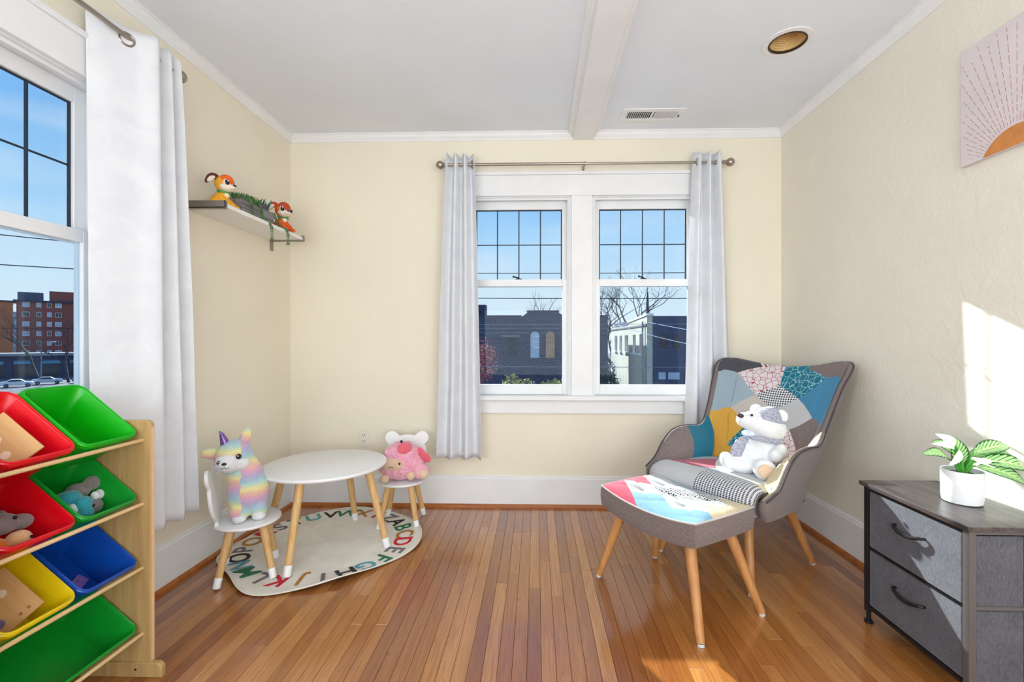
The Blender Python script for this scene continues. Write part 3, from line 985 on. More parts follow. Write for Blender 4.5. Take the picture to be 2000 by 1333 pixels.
for i in range(26):
    cu = bpy.data.curves.new('letter', 'FONT')
    cu.body = 'ABCDEFGHIJKLMNOPQRSTUVWXYZ'[i]
    cu.size = 0.135
    cu.offset = 0.0022
    cu.extrude = 0.0008
    cu.align_x = 'CENTER'
    to = bpy.data.objects.new('letter', cu)
    COL.objects.link(to)
    dg.update()
    me = bpy.data.meshes.new_from_object(to.evaluated_get(dg))
    bpy.data.objects.remove(to)
    a = math.radians(43 - 13.85 * i)
    up = Vector((math.cos(a), math.sin(a)))
    rt_ = Vector((math.sin(a), -math.cos(a)))
    bm = bmesh.new()
    bm.from_mesh(me)
    for q in bm.verts:
        p = up * (0.366 + q.co.y) + rt_ * q.co.x
        q.co = Vector((p.x, p.y, rug_h(p.x, p.y) + 0.0016 + q.co.z))
    bm.to_mesh(me)
    bm.free()
    me.materials.clear()
    me.materials.append(MATS['letter_' + seq[i]])
    link('letter', me, rug)

# ================================================================== kids table and chairs
plain('kid_white', (243, 243, 244), 0.4, var=0.015)
wood('pine', (232, 194, 138), (206, 158, 96), 0.5, 'Z', 45)
def splay_leg(parent, top, foot, r0, r1, capl):
    T, F = Vector(top), Vector(foot)
    d = (F - T)
    L = d.length
    d.normalize()
    C = F - d * capl
    l = MB().tube([T, C], [r0, r0 + (r1 - r0) * (L - capl) / L], 16).obj('leg', 'pine', parent, True)
    rr_ = r0 + (r1 - r0) * (L - capl) / L
    MB().tube([C - d * 0.001, C, F - d * 0.002, F], [rr_ + 0.0002, rr_ + 0.001, r1 + 0.001, r1 - 0.001], 16).obj('foot_cap', 'kid_white', l, True)
    MB().tube([T - d * 0.004, T + d * 0.008], [r0 + 0.012, r0 + 0.006], 16).obj('leg_socket', 'kid_white', l, True)
tb = thing('kids_table', 'small round white table with pine legs on the alphabet rug', 'table', (-1.14, 2.44, 0.007), math.radians(-4))
TR, TH = 0.318, 0.443
MB().lathe([(TR - 0.014, TH - 0.022), (TR - 0.004, TH - 0.018), (TR, TH - 0.010), (TR - 0.003, TH - 0.003), (TR - 0.012, TH)], 64).obj('tabletop', 'kid_white', tb, True)
for k in range(4):
    a = k * PI / 2
    splay_leg(tb, (0.235 * math.cos(a), 0.235 * math.sin(a), TH - 0.024), (0.345 * math.cos(a), 0.345 * math.sin(a), 0.0), 0.021, 0.0165, 0.05)
def kids_chair(label, loc, rz):
    """local +x is where a sitter looks"""
    c = thing('kids_chair', label, 'chair', loc, rz, 'kids chairs at the round table')
    R, h = 0.148, 0.262
    MB().lathe([(R - 0.012, h - 0.018), (R - 0.003, h - 0.014), (R, h - 0.008), (R - 0.003, h - 0.002), (R - 0.010, h)], 48, (0, 0, 0), 0.96, 1.0).obj('seat', 'kid_white', c, True)
    for a in (45, 135, 225, 315):
        a = math.radians(a)
        splay_leg(c, (0.092 * math.cos(a), 0.092 * math.sin(a), h - 0.02), (0.158 * math.cos(a), 0.158 * math.sin(a), 0.0), 0.018, 0.0145, 0.045)
    # back board cut as a bear head with two ears
    pts = []
    for i in range(91):
        a = math.radians(-60 + 300 * i / 90)
        x, z = 0.128 * math.cos(a), 0.118 * math.sin(a)
        r_ = math.hypot(x, z)
        for s_ in (-1, 1):
            ex, ez, er = s_ * 0.096, 0.098, 0.043
            # ray from the centre against the ear circle
            dx, dz = math.cos(a), math.sin(a)
            bq = dx * ex + dz * ez
            cq = ex * ex + ez * ez - er * er
            D = bq * bq - cq
            if D > 0:
                q = bq + math.sqrt(D)
                r_ = max(r_, q)
        pts.append((r_ * math.cos(a), r_ * math.sin(a)))
    pts = [(y, z + 0.126) for y, z in pts]
    pts = [(0.066, 0.0)] + pts + [(-0.066, 0.0)]
    m = MB()
    n = len(pts)
    tilt = 0.12
    for x in (-0.008, 0.008):
        for y, z in pts:
            m.v.append((-0.118 + x - tilt * z, y, h - 0.004 + z))
    m.f.append(tuple(range(n)))
    m.f.append(tuple(range(2 * n - 1, n - 1, -1)))
    for i in range(n):
        j = (i + 1) % n
        m.f.append((i, j, n + j, n + i))
    o = m.obj('backrest', 'kid_white', c, True)
    mod(o, 'BEVEL', width=0.004, segments=2, limit_method='ANGLE')
    return c
kids_chair('white kids chair holding the rainbow llama, nearest the left wall', (-1.375, 2.14, 0.006), math.radians(27))
kids_chair('white bear-eared kids chair holding the pink sheep, against the back wall', (-0.82, 2.765, 0.006), math.radians(-86))

# ================================================================== soft toys
FL = bpy.data.textures.new('fluff', 'CLOUDS')
FL.noise_scale = 0.02
FL.noise_depth = 2
CU = bpy.data.textures.new('curls', 'VORONOI')
CU.noise_scale = 0.022
def plush(name, blobs, mat, parent, voxel=0.006, fluff=0.004, tex=None, smooth=6):
    """one continuous skin over a set of ellipsoids (centre, radii, rotation)"""
    m = MB()
    for b in blobs:
        m.ell(b[0], b[1], b[2] if len(b) > 2 else (0, 0, 0))
    o = m.obj(name, mat, parent, 'all')
    mod(o, 'REMESH', mode='VOXEL', voxel_size=voxel, use_smooth_shade=True)
    mod(o, 'SMOOTH', iterations=smooth, factor=0.5)
    if fluff:
        d = mod(o, 'DISPLACE', strength=fluff, mid_level=0.5)
        d.texture = tex or FL
    return o
def furmat(name, c, c2=None, scale=300, rough=0.95, bs=0.6):
    t = NT(name)
    v = t.vec()
    n1 = t.noise(v, scale, 3, 0.7)
    n2 = t.noise(v, 18, 3)
    a = srgb(*c)
    b = srgb(*c2) if c2 else tuple(x * 0.72 for x in a[:3]) + (1,)
    cc = t.ramp(t.math('ADD', t.math('MULTIPLY', n1, 0.6), t.math('MULTIPLY', n2, 0.4)), [(0.34, b), (0.6, a)])
    t.bsdf(cc, rough, n1, bs, 0.003, 0, 0.1, 0, 0.5)
    MATS[name] = t.m
plain('toy_black', (22, 20, 24), 0.15)
plain('toy_white', (245, 244, 242), 0.5, var=0.02)
def eye(parent, c, r, d=(0, -1, 0), glint=True, mat='toy_black'):
    o = MB().ell(c, r, nu=14, nv=10).obj('eye', mat, parent, 'all')
    if glint:
        g = Vector(c) + Vector(d).normalized() * r * 0.86 + Vector((-0.3 * r, 0, 0.4 * r))
        MB().ell(g, r * 0.26, nu=8, nv=6).obj('eye_glint', 'toy_white', o, 'all')
# -- rainbow llama
t = NT('rainbow_fur')
v = t.vec()
s_ = t.n('ShaderNodeSeparateXYZ')
t.l(v, s_.inputs[0])
step = t.math('MULTIPLY', t.math('GREATER_THAN', t.math('ADD', s_.outputs[0], t.math('MULTIPLY', t.noise(v, 30, 2), 0.03)), 0.0), 0.055)
ph = t.math('ADD', t.math('ADD', s_.outputs[2], step), t.math('MULTIPLY', t.noise(v, 22, 3), 0.035))
fr_ = t.math('FRACT', t.math('MULTIPLY', ph, 7.6))
cc = t.ramp(fr_, [(0.0, srgb(176, 214, 224)), (0.22, srgb(196, 186, 222)), (0.42, srgb(236, 178, 206)), (0.60, srgb(246, 200, 170)), (0.74, srgb(248, 240, 168)), (0.9, srgb(200, 228, 214)), (1.0, srgb(176, 214, 224))])
fur = t.noise(v, 260, 3, 0.7)
cc = t.mix(t.ramp(fur, [(0.35, (0.35, 0.35, 0.35, 1)), (0.6, (0, 0, 0, 1))]), cc, t.mix(1.0, cc, (0.72, 0.7, 0.76, 1), 'MULTIPLY'))
t.bsdf(cc, 0.95, fur, 0.7, 0.004, 0, 0.1, 0, 0.5)
MATS['rainbow_fur'] = t.m
furmat('white_fur', (246, 245, 246), (216, 216, 224))
plain('glitter_purple', (134, 104, 172), 0.25, 0.4, var=0.5, nscale=220)
plain('tuft_green', (196, 232, 170), 0.9)
ll = thing('plush_toy', 'rainbow striped llama plush with purple horn sitting on a kids chair', 'plush toy', (-1.388, 2.130, 0.268), math.radians(32))
ll.scale = (0.92, 0.95, 0.97)
body = plush('body', [((0.02, 0.0, 0.125), (0.098, 0.085, 0.118), (0, -0.12, 0)), ((0.005, 0.0, 0.21), (0.083, 0.075, 0.11), (0, -0.25, 0)),
    ((-0.045, -0.005, 0.305), (0.088, 0.078, 0.086), (0, 0, 0)), ((-0.02, -0.035, 0.045), (0.046, 0.05, 0.05)), ((0.065, -0.03, 0.05), (0.042, 0.05, 0.05)), ((0.02, 0.04, 0.06), (0.085, 0.05, 0.06))], 'rainbow_fur', ll, 0.006, 0.005)
plush('muzzle', [((-0.062, -0.048, 0.292), (0.062, 0.048, 0.050)), ((-0.078, -0.078, 0.283), (0.032, 0.026, 0.026)), ((-0.02, -0.055, 0.282), (0.045, 0.03, 0.034))], 'white_fur', ll, 0.005, 0.003)
for x in (-0.02, 0.065):
    plush('paw', [((x, -0.065, 0.021), (0.033, 0.030, 0.021))], 'white_fur', ll, 0.004, 0.002)
eye(ll, (-0.022, -0.085, 0.322), 0.0125)
eye(ll, (-0.105, -0.074, 0.300), 0.0105)
MB().ell((-0.082, -0.104, 0.297), (0.011, 0.007, 0.007)).obj('nose', 'toy_black', ll, 'all')
MB().tube(catmull([(-0.098, -0.097, 0.281), (-0.090, -0.104, 0.275), (-0.081, -0.106, 0.283), (-0.072, -0.104, 0.274), (-0.062, -0.098, 0.279)], 16), 0.0013, 6).obj('mouth', 'toy_black', ll, True)
for a, b, c_ in (((-0.115, 0.0, 0.325), (-0.155, 0.0, 0.333), (-0.185, 0.0, 0.322)), ((-0.005, 0.0, 0.365), (0.008, 0.0, 0.405), (0.016, 0.0, 0.440))):
    e_ = MB().tube(catmull([a, b, c_], 10), [0.016, 0.022, 0.025, 0.026, 0.025, 0.023, 0.020, 0.016, 0.011, 0.003], 12, flat=0.5).obj('ear', 'rainbow_fur', ll, True)
MB().tube([(-0.082, -0.01, 0.37 + 0.0) , (-0.088, -0.012, 0.395), (-0.096, -0.014, 0.420), (-0.104, -0.016, 0.438)], [0.021, 0.017, 0.011, 0.003], 14).obj('horn', 'glitter_purple', ll, True)
tf = MB()
for k in range(14):
    a = k * 2.4
    tf.tube([(-0.107, -0.012, 0.43), (-0.107 + 0.016 * math.cos(a), -0.012 + 0.014 * math.sin(a), 0.436 + 0.009 * math.sin(k * 1.7))], [0.0022, 0.0006], 5)
tf.obj('horn_tuft', 'tuft_green', ll)

# -- pink sheep
furmat('pink_fur', (248, 190, 206), (232, 142, 170), 200)
furmat('tan_plush', (238, 206, 178), (222, 184, 152), 300, bs=0.25)
furmat('coral_plush', (242, 118, 134), (224, 90, 112), 300, bs=0.25)
pk = thing('plush_toy', 'fluffy pink sheep plush with a coral ball on its head', 'plush toy', (-0.815, 2.745, 0.267), math.radians(14))
plush('body', [((0, 0.0, 0.098), (0.140, 0.100, 0.092)), ((0.0, 0.01, 0.148), (0.112, 0.085, 0.076)), ((0.005, 0.02, 0.172), (0.082, 0.065, 0.056))], 'pink_fur', pk, 0.006, 0.016, CU, 4)
plush('face', [((-0.052, -0.072, 0.115), (0.068, 0.040, 0.038), (0, 0, -0.35))], 'tan_plush', pk, 0.005, 0)
plush('head_ball', [((0.018, -0.045, 0.204), (0.043, 0.04, 0.034)), ((0.01, -0.055, 0.195), (0.036, 0.03, 0.03))], 'coral_plush', pk, 0.005, 0)
MB().tube([(0.002, -0.045, 0.232), (-0.002, -0.05, 0.248)], [0.006, 0.007], 8).obj('ball_stem', 'toy_black', pk, True)
for c_ in ((0.055, -0.085, 0.045), (-0.095, -0.08, 0.035)):
    plush('foot', [(c_, (0.026, 0.03, 0.026))], 'tan_plush', pk, 0.004, 0)
plush('arm', [((0.112, -0.055, 0.06), (0.050, 0.05, 0.045))], 'pink_fur', pk, 0.005, 0.008, CU)
plush('paw', [((0.128, -0.092, 0.052), (0.030, 0.022, 0.03))], 'tan_plush', pk, 0.004, 0)
MB().tube(catmull([(0.095, 0.0, 0.18), (0.125, -0.03, 0.15), (0.150, -0.035, 0.125), (0.158, -0.035, 0.105)], 10), [0.02, 0.026, 0.029, 0.03, 0.03, 0.029, 0.027, 0.023, 0.017, 0.006], 12, flat=0.5).obj('ear', 'coral_plush', pk, True)
eye(pk, (-0.010, -0.106, 0.124), 0.008, glint=False)
eye(pk, (-0.105, -0.086, 0.118), 0.008, glint=False)
MB().tube(catmull([(-0.072, -0.112, 0.11), (-0.062, -0.115, 0.105), (-0.055, -0.115, 0.112), (-0.048, -0.114, 0.104), (-0.04, -0.111, 0.108)], 14), 0.0013, 6).obj('mouth', 'toy_black', pk, True)

# ================================================================== shelf figures and planter
plain('felt_yellow', (244, 172, 44), 0.85, bstr=0.4, bscale=260)
plain('felt_orange', (238, 104, 40), 0.85, bstr=0.4, bscale=260)
plain('felt_redbrown', (196, 74, 40), 0.85, bstr=0.4, bscale=260)
plain('felt_darkbrown', (92, 48, 34), 0.85)
plain('felt_cream', (246, 230, 214), 0.85)
plain('felt_green', (84, 164, 84), 0.85)
def figure(label, loc, rz, main, patch, earm, s=1.0):
    f = thing('animal_figure', label, 'toy figure', loc, rz)
    def P(*p):
        return tuple(q * s for q in p)
    sc = lambda r_: tuple(q * s for q in r_) if isinstance(r_, tuple) else r_ * s
    def E(name, c, r_, mat, rot=(0, 0, 0)):
        return MB().ell(P(*c), sc(r_), rot).obj(name, mat, f, 'all')
    # sits looking along +x (toward the room), head turned to -y
    plush('body', [(P(0.0, 0.0, 0.045), sc((0.042, 0.036, 0.045)), (0, 0.5, 0)), (P(0.022, 0.0, 0.070), sc((0.028, 0.028, 0.030)))], main, f, 0.004 * s, 0, None, 4)
    for y in (-0.02, 0.02):
        MB().tube([P(0.02, y, 0.055), P(0.05, y * 1.1, 0.03), P(0.078, y * 1.2, 0.010)], [0.018 * s, 0.016 * s, 0.0105 * s], 12).obj('front_leg', main, f, True)
        E('paw', (0.080, y * 1.2, 0.011), (0.014, 0.011, 0.011), main)
        E('haunch', (0.0, y * 1.7, 0.028), (0.034, 0.016, 0.028), main)
    E('head', (0.030, -0.004, 0.132), (0.046, 0.048, 0.046), main)
    E('forehead', (0.045, -0.012, 0.146), (0.034, 0.036, 0.034), patch)
    E('cheeks', (0.048, -0.012, 0.112), (0.036, 0.040, 0.022), 'felt_cream')
    E('snout', (0.078, -0.018, 0.112), (0.018, 0.018, 0.013), 'felt_cream')
    E('nose', (0.094, -0.022, 0.118), (0.006, 0.008, 0.005), 'toy_black')
    for y in (-0.042, 0.014):
        w_ = E('eye_white', (0.062, y + 0.002, 0.130), (0.015, 0.015, 0.018), 'felt_cream')
        MB().ell(P(0.070, y - 0.001, 0.130), sc((0.011, 0.0115, 0.014))).obj('iris', 'toy_black', w_, 'all')
        MB().ell(P(0.079, y - 0.006, 0.136), sc((0.003, 0.0035, 0.004))).obj('glint', 'toy_white', w_, 'all')
    for sy in (-1, 1):
        e_ = MB().tube(catmull([P(0.016, sy * 0.032, 0.160), P(0.002, sy * 0.052, 0.160), P(-0.010, sy * 0.068, 0.142), P(-0.020, sy * 0.078, 0.118)], 10), [q * s for q in (0.010, 0.014, 0.017, 0.018, 0.018, 0.017, 0.015, 0.012, 0.009, 0.003)], 10, flat=0.45).obj('ear', earm, f, True)
        MB().tube(catmull([P(0.010, sy * 0.052, 0.158), P(0.000, sy * 0.068, 0.142), P(-0.010, sy * 0.078, 0.124)], 8), [q * s for q in (0.004, 0.008, 0.010, 0.011, 0.010, 0.009, 0.006, 0.002)], 8, flat=0.4).obj('inner_ear', 'felt_cream', e_, True)
    MB().tube([Vector(P(0.022 + 0.027 * math.cos(a * PI / 10), 0.027 * math.sin(a * PI / 10), 0.090 - 0.006 * math.cos(a * PI / 10))) for a in range(21)], 0.0062 * s, 8, False).obj('collar', 'felt_green', f, True)
    E('chest', (0.040, -0.004, 0.074), (0.014, 0.016, 0.016), 'felt_cream')
    MB().tube(catmull([P(-0.036, 0.0, 0.02), P(-0.055, 0.012, 0.018), P(-0.066, 0.03, 0.02)], 8), [q * s for q in (0.01, 0.011, 0.012, 0.012, 0.012, 0.011, 0.009, 0.004)], 10).obj('tail', main, f, True)
    return f
figure('yellow orange puppy figure with big eyes at the near end of the shelf', (-1.565, 2.212, 1.7625), math.radians(0), 'felt_yellow', 'felt_orange', 'felt_darkbrown', 0.92)
figure('red-brown and orange kitten figure at the far end of the wall shelf', (-1.540, 2.705, 1.7625), math.radians(-22), 'felt_orange', 'felt_redbrown', 'felt_redbrown', 0.98)
t = NT('grey_planter')
n1 = t.noise(t.vec('Object', (1, 0.06, 1)), 70, 5, 0.6, 0.5)
t.bsdf(t.ramp(n1, [(0.35, srgb(104, 98, 100)), (0.65, srgb(156, 150, 152))]), 0.8, n1, 0.3, 0.002)
MATS['grey_planter'] = t.m
furmat('succulent_green', (98, 142, 74), (46, 88, 44), 60)
furmat('succulent_teal', (62, 132, 104), (34, 84, 66), 60)
furmat('succulent_plum', (140, 100, 128), (92, 66, 96), 60)
furmat('moss', (70, 104, 52), (40, 64, 34), 90)
pl = thing('succulent_planter', 'weathered grey box of trailing succulents in the middle of the shelf', 'planter', (-1.575, 2.325, 1.7625))
PH, PL_, PD = 0.090, 0.285, 0.050
for z0, z1 in ((0.0, 0.043), (0.0455, PH)):
    MB().box(PD - 0.008, PD, 0, PL_, z0, z1, 0.001).obj('plank', 'grey_planter', pl)
    MB().box(-PD, -PD + 0.008, 0, PL_, z0, z1, 0.001).obj('plank', 'grey_planter', pl)
    for y in (0, PL_ - 0.008):
        MB().box(-PD + 0.008, PD - 0.008, y, y + 0.008, z0, z1, 0.001).obj('plank', 'grey_planter', pl)
MB().box(-PD + 0.008, PD - 0.008, 0.008, PL_ - 0.008, 0.001, PH - 0.012).obj('moss_bed', 'moss', pl)
rq = random.Random(5)
def rosette(c, r, n, mat, tall=0.5, thin=1.0):
    m = MB()
    for k in range(n):
        a = k * 2.39996
        f = (k + 0.5) / n
        d = Vector((math.cos(a) * (0.25 + f), math.sin(a) * (0.25 + f), tall + 0.9 * (1 - f))).normalized()
        L = r * (0.5 + 0.6 * f)
        P0 = Vector(c)
        m.tube([P0, P0 + d * L * 0.45, P0 + d * L * 0.8 + Vector((0, 0, L * 0.05)), P0 + d * L + Vector((0, 0, L * 0.1))], [r * 0.07 * thin, r * 0.17 * thin, r * 0.13 * thin, r * 0.015], 6, flat=0.6)
    return m.obj('succulent', mat, pl, True)
zt = PH - 0.014
for i in range(7):
    rosette((rq.uniform(-0.03, 0.035), 0.02 + i * 0.02, zt + 0.012), rq.uniform(0.04, 0.055), 22, 'succulent_green', 0.5, 0.8)
rosette((0.02, 0.160, zt + 0.01), 0.045, 30, 'succulent_plum', 0.5)
rosette((0.03, 0.185, zt + 0.01), 0.036, 26, 'succulent_plum', 0.5)
for c_ in ((0.0, 0.215, zt), (0.02, 0.24, zt), (-0.015, 0.255, zt), (0.0, 0.19, zt)):
    rosette(c_, rq.uniform(0.075, 0.09), 16, 'succulent_teal', 1.3, 0.55)
def trail(pts, n=46):
    P = catmull(pts, n)
    m = MB()
    m.tube(P, 0.0010, 5)
    for k, p in enumerate(P):
        for q in range(3):
            a = k * 2.4 + q * 2.1
            d = Vector((math.cos(a), math.sin(a), 0.3 * math.sin(k)))
            m.ell(Vector(p) + d * 0.0058, (0.0048, 0.0042, 0.0026), (0.4 * math.sin(k * 1.3), 0.5, a), 6, 4)
    return m.obj('trailing_vine', 'succulent_green', pl, True)
trail([(0.02, 0.12, PH + 0.01), (0.055, 0.13, PH + 0.012), (0.068, 0.135, PH - 0.02), (0.073, 0.137, 0.03), (0.100, 0.139, 0.006), (0.122, 0.140, -0.03), (0.122, 0.142, -0.095)])
trail([(0.02, 0.06, PH + 0.01), (0.055, 0.055, PH + 0.012), (0.068, 0.05, PH - 0.02), (0.070, 0.055, 0.012)], 26)
trail([(0.02, 0.26, PH), (0.045, 0.285, PH), (0.060, 0.298, 0.05), (0.085, 0.300, 0.008), (0.112, 0.302, 0.006), (0.122, 0.304, -0.03), (0.122, 0.305, -0.088)])

# ================================================================== patchwork armchair and ottoman
fabric('tweed_brown', (150, 134, 130), (92, 82, 82), 900)
fabric('charcoal_cloth', (86, 86, 94), (60, 60, 68), 900)
fabric('mist_blue', (164, 180, 190), (134, 152, 164), 900)
fabric('sky_blue', (74, 148, 186), (50, 116, 154), 900)
fabric('pale_blue', (136, 180, 202), (104, 150, 176), 900)  # lighter blue, used on the ottoman
fabric('teal_cloth', (34, 122, 148), (22, 96, 120), 900)
fabric('mustard_cloth', (222, 174, 78), (192, 142, 56), 900)
fabric('cream_cloth', (230, 214, 178), (202, 184, 146), 900)
fabric('crimson_cloth', (186, 22, 74), (150, 12, 56), 900)
fabric('rose_cloth', (206, 72, 98), (178, 52, 80), 900)
fabric('pale_cloth', (212, 212, 212), (178, 180, 186), 900)
fabric('pink_crackle', (226, 214, 216), (150, 60, 76), 900, 'crackle')
fabric('teal_crackle', (22, 112, 136), (150, 200, 208), 900, 'crackle')
fabric('houndstooth', (236, 236, 238), (34, 34, 46), 900, 'hound')
fabric('herring_grey', (214, 212, 212), (150, 150, 156), 900, 'herring')
fabric('herring_warm', (212, 204, 198), (150, 138, 132), 900, 'herring')
wood('beech', (206, 150, 92), (176, 116, 62), 0.45, 'Z', 40)
plain('clear_glide', (206, 206, 206), 0.3)
plain('piping_light', (196, 186, 184), 0.8, bstr=0.3, bscale=500)
plain('piping_dark', (74, 66, 68), 0.8, bstr=0.3, bscale=500)

def patchwork(dom, nu, nv, cuts, key, surf, parent, metric):
    """cuts the (u,v) domain along straight lines, one mesh per patch, laid on surf(u,v)"""
    (u0, u1), (v0, v1) = dom
    bm = bmesh.new()
    g = [[bm.verts.new((u0 + (u1 - u0) * i / nu, v0 + (v1 - v0) * j / nv, 0)) for i in range(nu + 1)] for j in range(nv + 1)]
    for j in range(nv):
        for i in range(nu):
            bm.faces.new((g[j][i], g[j][i + 1], g[j + 1][i + 1], g[j + 1][i]))
    for p, n in cuts:
        bmesh.ops.bisect_plane(bm, geom=list(bm.verts) + list(bm.edges) + list(bm.faces), dist=1e-6, plane_co=(p[0], p[1], 0), plane_no=(n[0], n[1], 0))
    groups = {}
    for f in bm.faces:
        c = f.calc_center_median()
        k = key(c.x, c.y)
        if k is not None:
            groups.setdefault(k, []).append([q.co.copy() for q in f.verts])
    bm.free()
    for k, fs in groups.items():
        idx, vs, uv, fc = {}, [], [], []
        for f in fs:
            r_ = []
            for c in f:
                kk = (round(c.x, 5), round(c.y, 5))
                if kk not in idx:
                    idx[kk] = len(vs)
                    vs.append(surf(c.x, c.y))
                    uv.append(metric(c.x, c.y))
                r_.append(idx[kk])
            fc.append(r_)
        m = MB()
        m.v, m.f = vs, fc
        o = m.obj('fabric_patch', k if isinstance(k, str) else k[1], parent, 'all', fix=False, uv=uv)

AC = thing('armchair', 'patchwork wingback armchair with beech legs in the right corner', 'armchair', (1.0165, 2.362, 0), math.radians(-56.2))
HALF = [  # bottom, top of each station of the shell, from the front of the arm to the middle of the back
    ((-0.300, -0.275, 0.345), (-0.305, -0.285, 0.425)),
    ((-0.298, -0.215, 0.340), (-0.316, -0.205, 0.465)),
    ((-0.290, -0.140, 0.335), (-0.318, -0.135, 0.548)),
    ((-0.280, -0.055, 0.332), (-0.318, -0.055, 0.600)),
    ((-0.268, 0.045, 0.330), (-0.312, 0.055, 0.612)),
    ((-0.254, 0.095, 0.330), (-0.304, 0.165, 0.612)),
    ((-0.246, 0.118, 0.330), (-0.308, 0.232, 0.690)),
    ((-0.236, 0.140, 0.330), (-0.330, 0.325, 0.865)),
    ((-0.215, 0.160, 0.330), (-0.350, 0.392, 0.976)),
    ((-0.165, 0.180, 0.330), (-0.292, 0.440, 0.994)),
    ((-0.085, 0.192, 0.330), (-0.150, 0.480, 0.966)),
    ((0.000, 0.196, 0.330), (0.000, 0.490, 0.954)),
]
ST = HALF + [((-b[0], b[1], b[2]), (-t_[0], t_[1], t_[2])) for b, t_ in HALF[-2::-1]]
NS = len(ST)           # 23 stations, parameter k in 0..22
BOT = catmull([s_[0] for s_ in ST], 221)
TOP = catmull([s_[1] for s_ in ST], 221)
def pick(A, k):
    q = max(0.0, min(220.0, k * 10))
    i = min(int(q), 219)
    f = q - i
    return Vector(A[i]).lerp(Vector(A[i + 1]), f)
def outward(k):
    a, b = pick(BOT, k - 0.9).lerp(pick(TOP, k - 0.9), 0.5), pick(BOT, k + 0.9).lerp(pick(TOP, k + 0.9), 0.5)
    d = (b - a)
    n = Vector((-d.y, d.x, 0))
    return n.normalized()
def inner(k, s_, off=0.0):
    p = pick(BOT, k).lerp(pick(TOP, k), s_)
    n = outward(k)
    arm = max(0.0, min(1.0, (abs(k - 11) - 4.6) / 1.2)) * max(0.0, min(1.0, (11 - abs(k - 11)) / 1.5))
    p = p - n * (0.022 * math.sin(PI * min(1, s_)) + 0.040 * arm * math.sin(PI * min(1, s_) ** 1.7) + off)
    return p
TH_ = 0.034
def section(k):
    """closed outline of the shell at station k"""
    n = outward(k)
    tk = TH_ * (0.75 if 0 < k < 22 else 0.7)
    P = [inner(k, i / 10) for i in range(11)]
    top = inner(k, 1.0)
    c = top + n * tk * 0.5
    for a in (30, 60, 90, 120, 150):
        a = math.radians(a)
        P.append(c - n * math.cos(a) * tk * 0.5 + Vector((0, 0, math.sin(a) * tk * 0.42)))
    for i in range(10, -1, -1):
        s_ = i / 10
        P.append(pick(BOT, k).lerp(pick(TOP, k), s_) + n * (tk + 0.006 * math.sin(PI * s_)))
    return P
m = MB()
secs = [section(22 * i / 110) for i in range(111)]
L = len(secs[0])
for s_ in secs:
    m.v += [p[:] for p in s_]
uvs = []
for i, s_ in enumerate(secs):
    for j in range(L):
        uvs.append((i * 0.016, j * 0.05))
for i in range(110):
    for j in range(L):
        a, b = i * L + j, i * L + (j + 1) % L
        m.f.append((a, b, b + L, a + L))
m.f.append(tuple(range(L - 1, -1, -1)))
m.f.append(tuple(110 * L + j for j in range(L)))
shell = m.obj('shell', 'tweed_brown', AC, 'all', uv=uvs)
# lattice of patches on the inside
DU, DV, VC = 0.166, 0.122, 0.68
def ztop(k):
    return pick(TOP, k).z
def k_edge(zz):
    """station where the front edge of the left wing reaches height zz"""
    if zz <= ztop(5.75):
        return 5.75
    lo, hi = 5.75, 8.3
    for _ in range(24):
        md = (lo + hi) / 2
        if ztop(md) < zz: lo = md
        else: hi = md
    return lo
Z0 = 0.452
def s_of(k, v):
    ref = ztop(k) if 8.0 <= k <= 14.0 else 0.976
    zz = Z0 + v * (ref - Z0)
    bz = pick(BOT, k).z
    return min(1.0, (zz - bz) / (ztop(k) - bz))
VR = 48
ROWS_K = []
for j in range(VR + 1):
    v = j / VR
    kl = k_edge(Z0 + v * (0.976 - Z0))
    ks = [kl + (22 - 2 * kl) * i / 120 for i in range(121)]
    P_ = [inner(k, s_of(k, v)) for k in ks]
    ac = [0.0]
    for i in range(120):
        ac.append(ac[-1] + (P_[i + 1] - P_[i]).length)
    ROWS_K.append((ks, ac))
def k_row(j, u):
    ks, ac = ROWS_K[j]
    d = max(0.0, min(1.0, u)) * ac[-1]
    lo, hi = 0, 120
    while hi - lo > 1:
        md = (lo + hi) // 2
        if ac[md] <= d: lo = md
        else: hi = md
    f = (d - ac[lo]) / max(1e-9, ac[hi] - ac[lo])
    return ks[lo] + (ks[hi] - ks[lo]) * f
def k_uv(u, v):
    q = max(0.0, min(1.0, v)) * VR
    j = min(int(q), VR - 1)
    return k_row(j, u) * (1 - (q - j)) + k_row(j + 1, u) * (q - j)
BACKW = 0.74
DU, DV, VC = 0.166, 0.122, 0.68
TABLE = {(0, 0): 'houndstooth', (-1, -1): 'herring_warm', (1, -1): 'herring_grey', (-1, 1): 'pink_crackle', (1, 1): 'teal_crackle', (-2, 0): 'mist_blue', (2, 0): 'sky_blue',
         (-2, 2): 'charcoal_cloth', (2, 2): 'tweed_brown', (-3, 1): 'mist_blue', (3, 1): 'sky_blue', (-3, 3): 'charcoal_cloth', (3, 3): 'tweed_brown', (-2, -2): 'mustard_cloth', (2, -2): 'tweed_brown',
         (-3, -1): 'mustard_cloth', (3, -1): 'tweed_brown', (0, -2): 'pale_cloth', (-1, -3): 'teal_crackle', (1, -3): 'pink_crackle', (-3, -3): 'mustard_cloth', (3, -3): 'tweed_brown',
         (-1, 3): 'pink_crackle', (1, 3): 'teal_crackle', (0, -4): 'herring_grey', (-2, -4): 'mustard_cloth', (2, -4): 'tweed_brown'}
def arm_key(k, s_):
    if k > 11:
        return ('arm_r', 'cream_cloth')
    return ('arm_l', 'tweed_brown') if k + 0.9 * (s_ - 0.6) * -1 < 3.5 else ('arm_l2', 'teal_cloth')
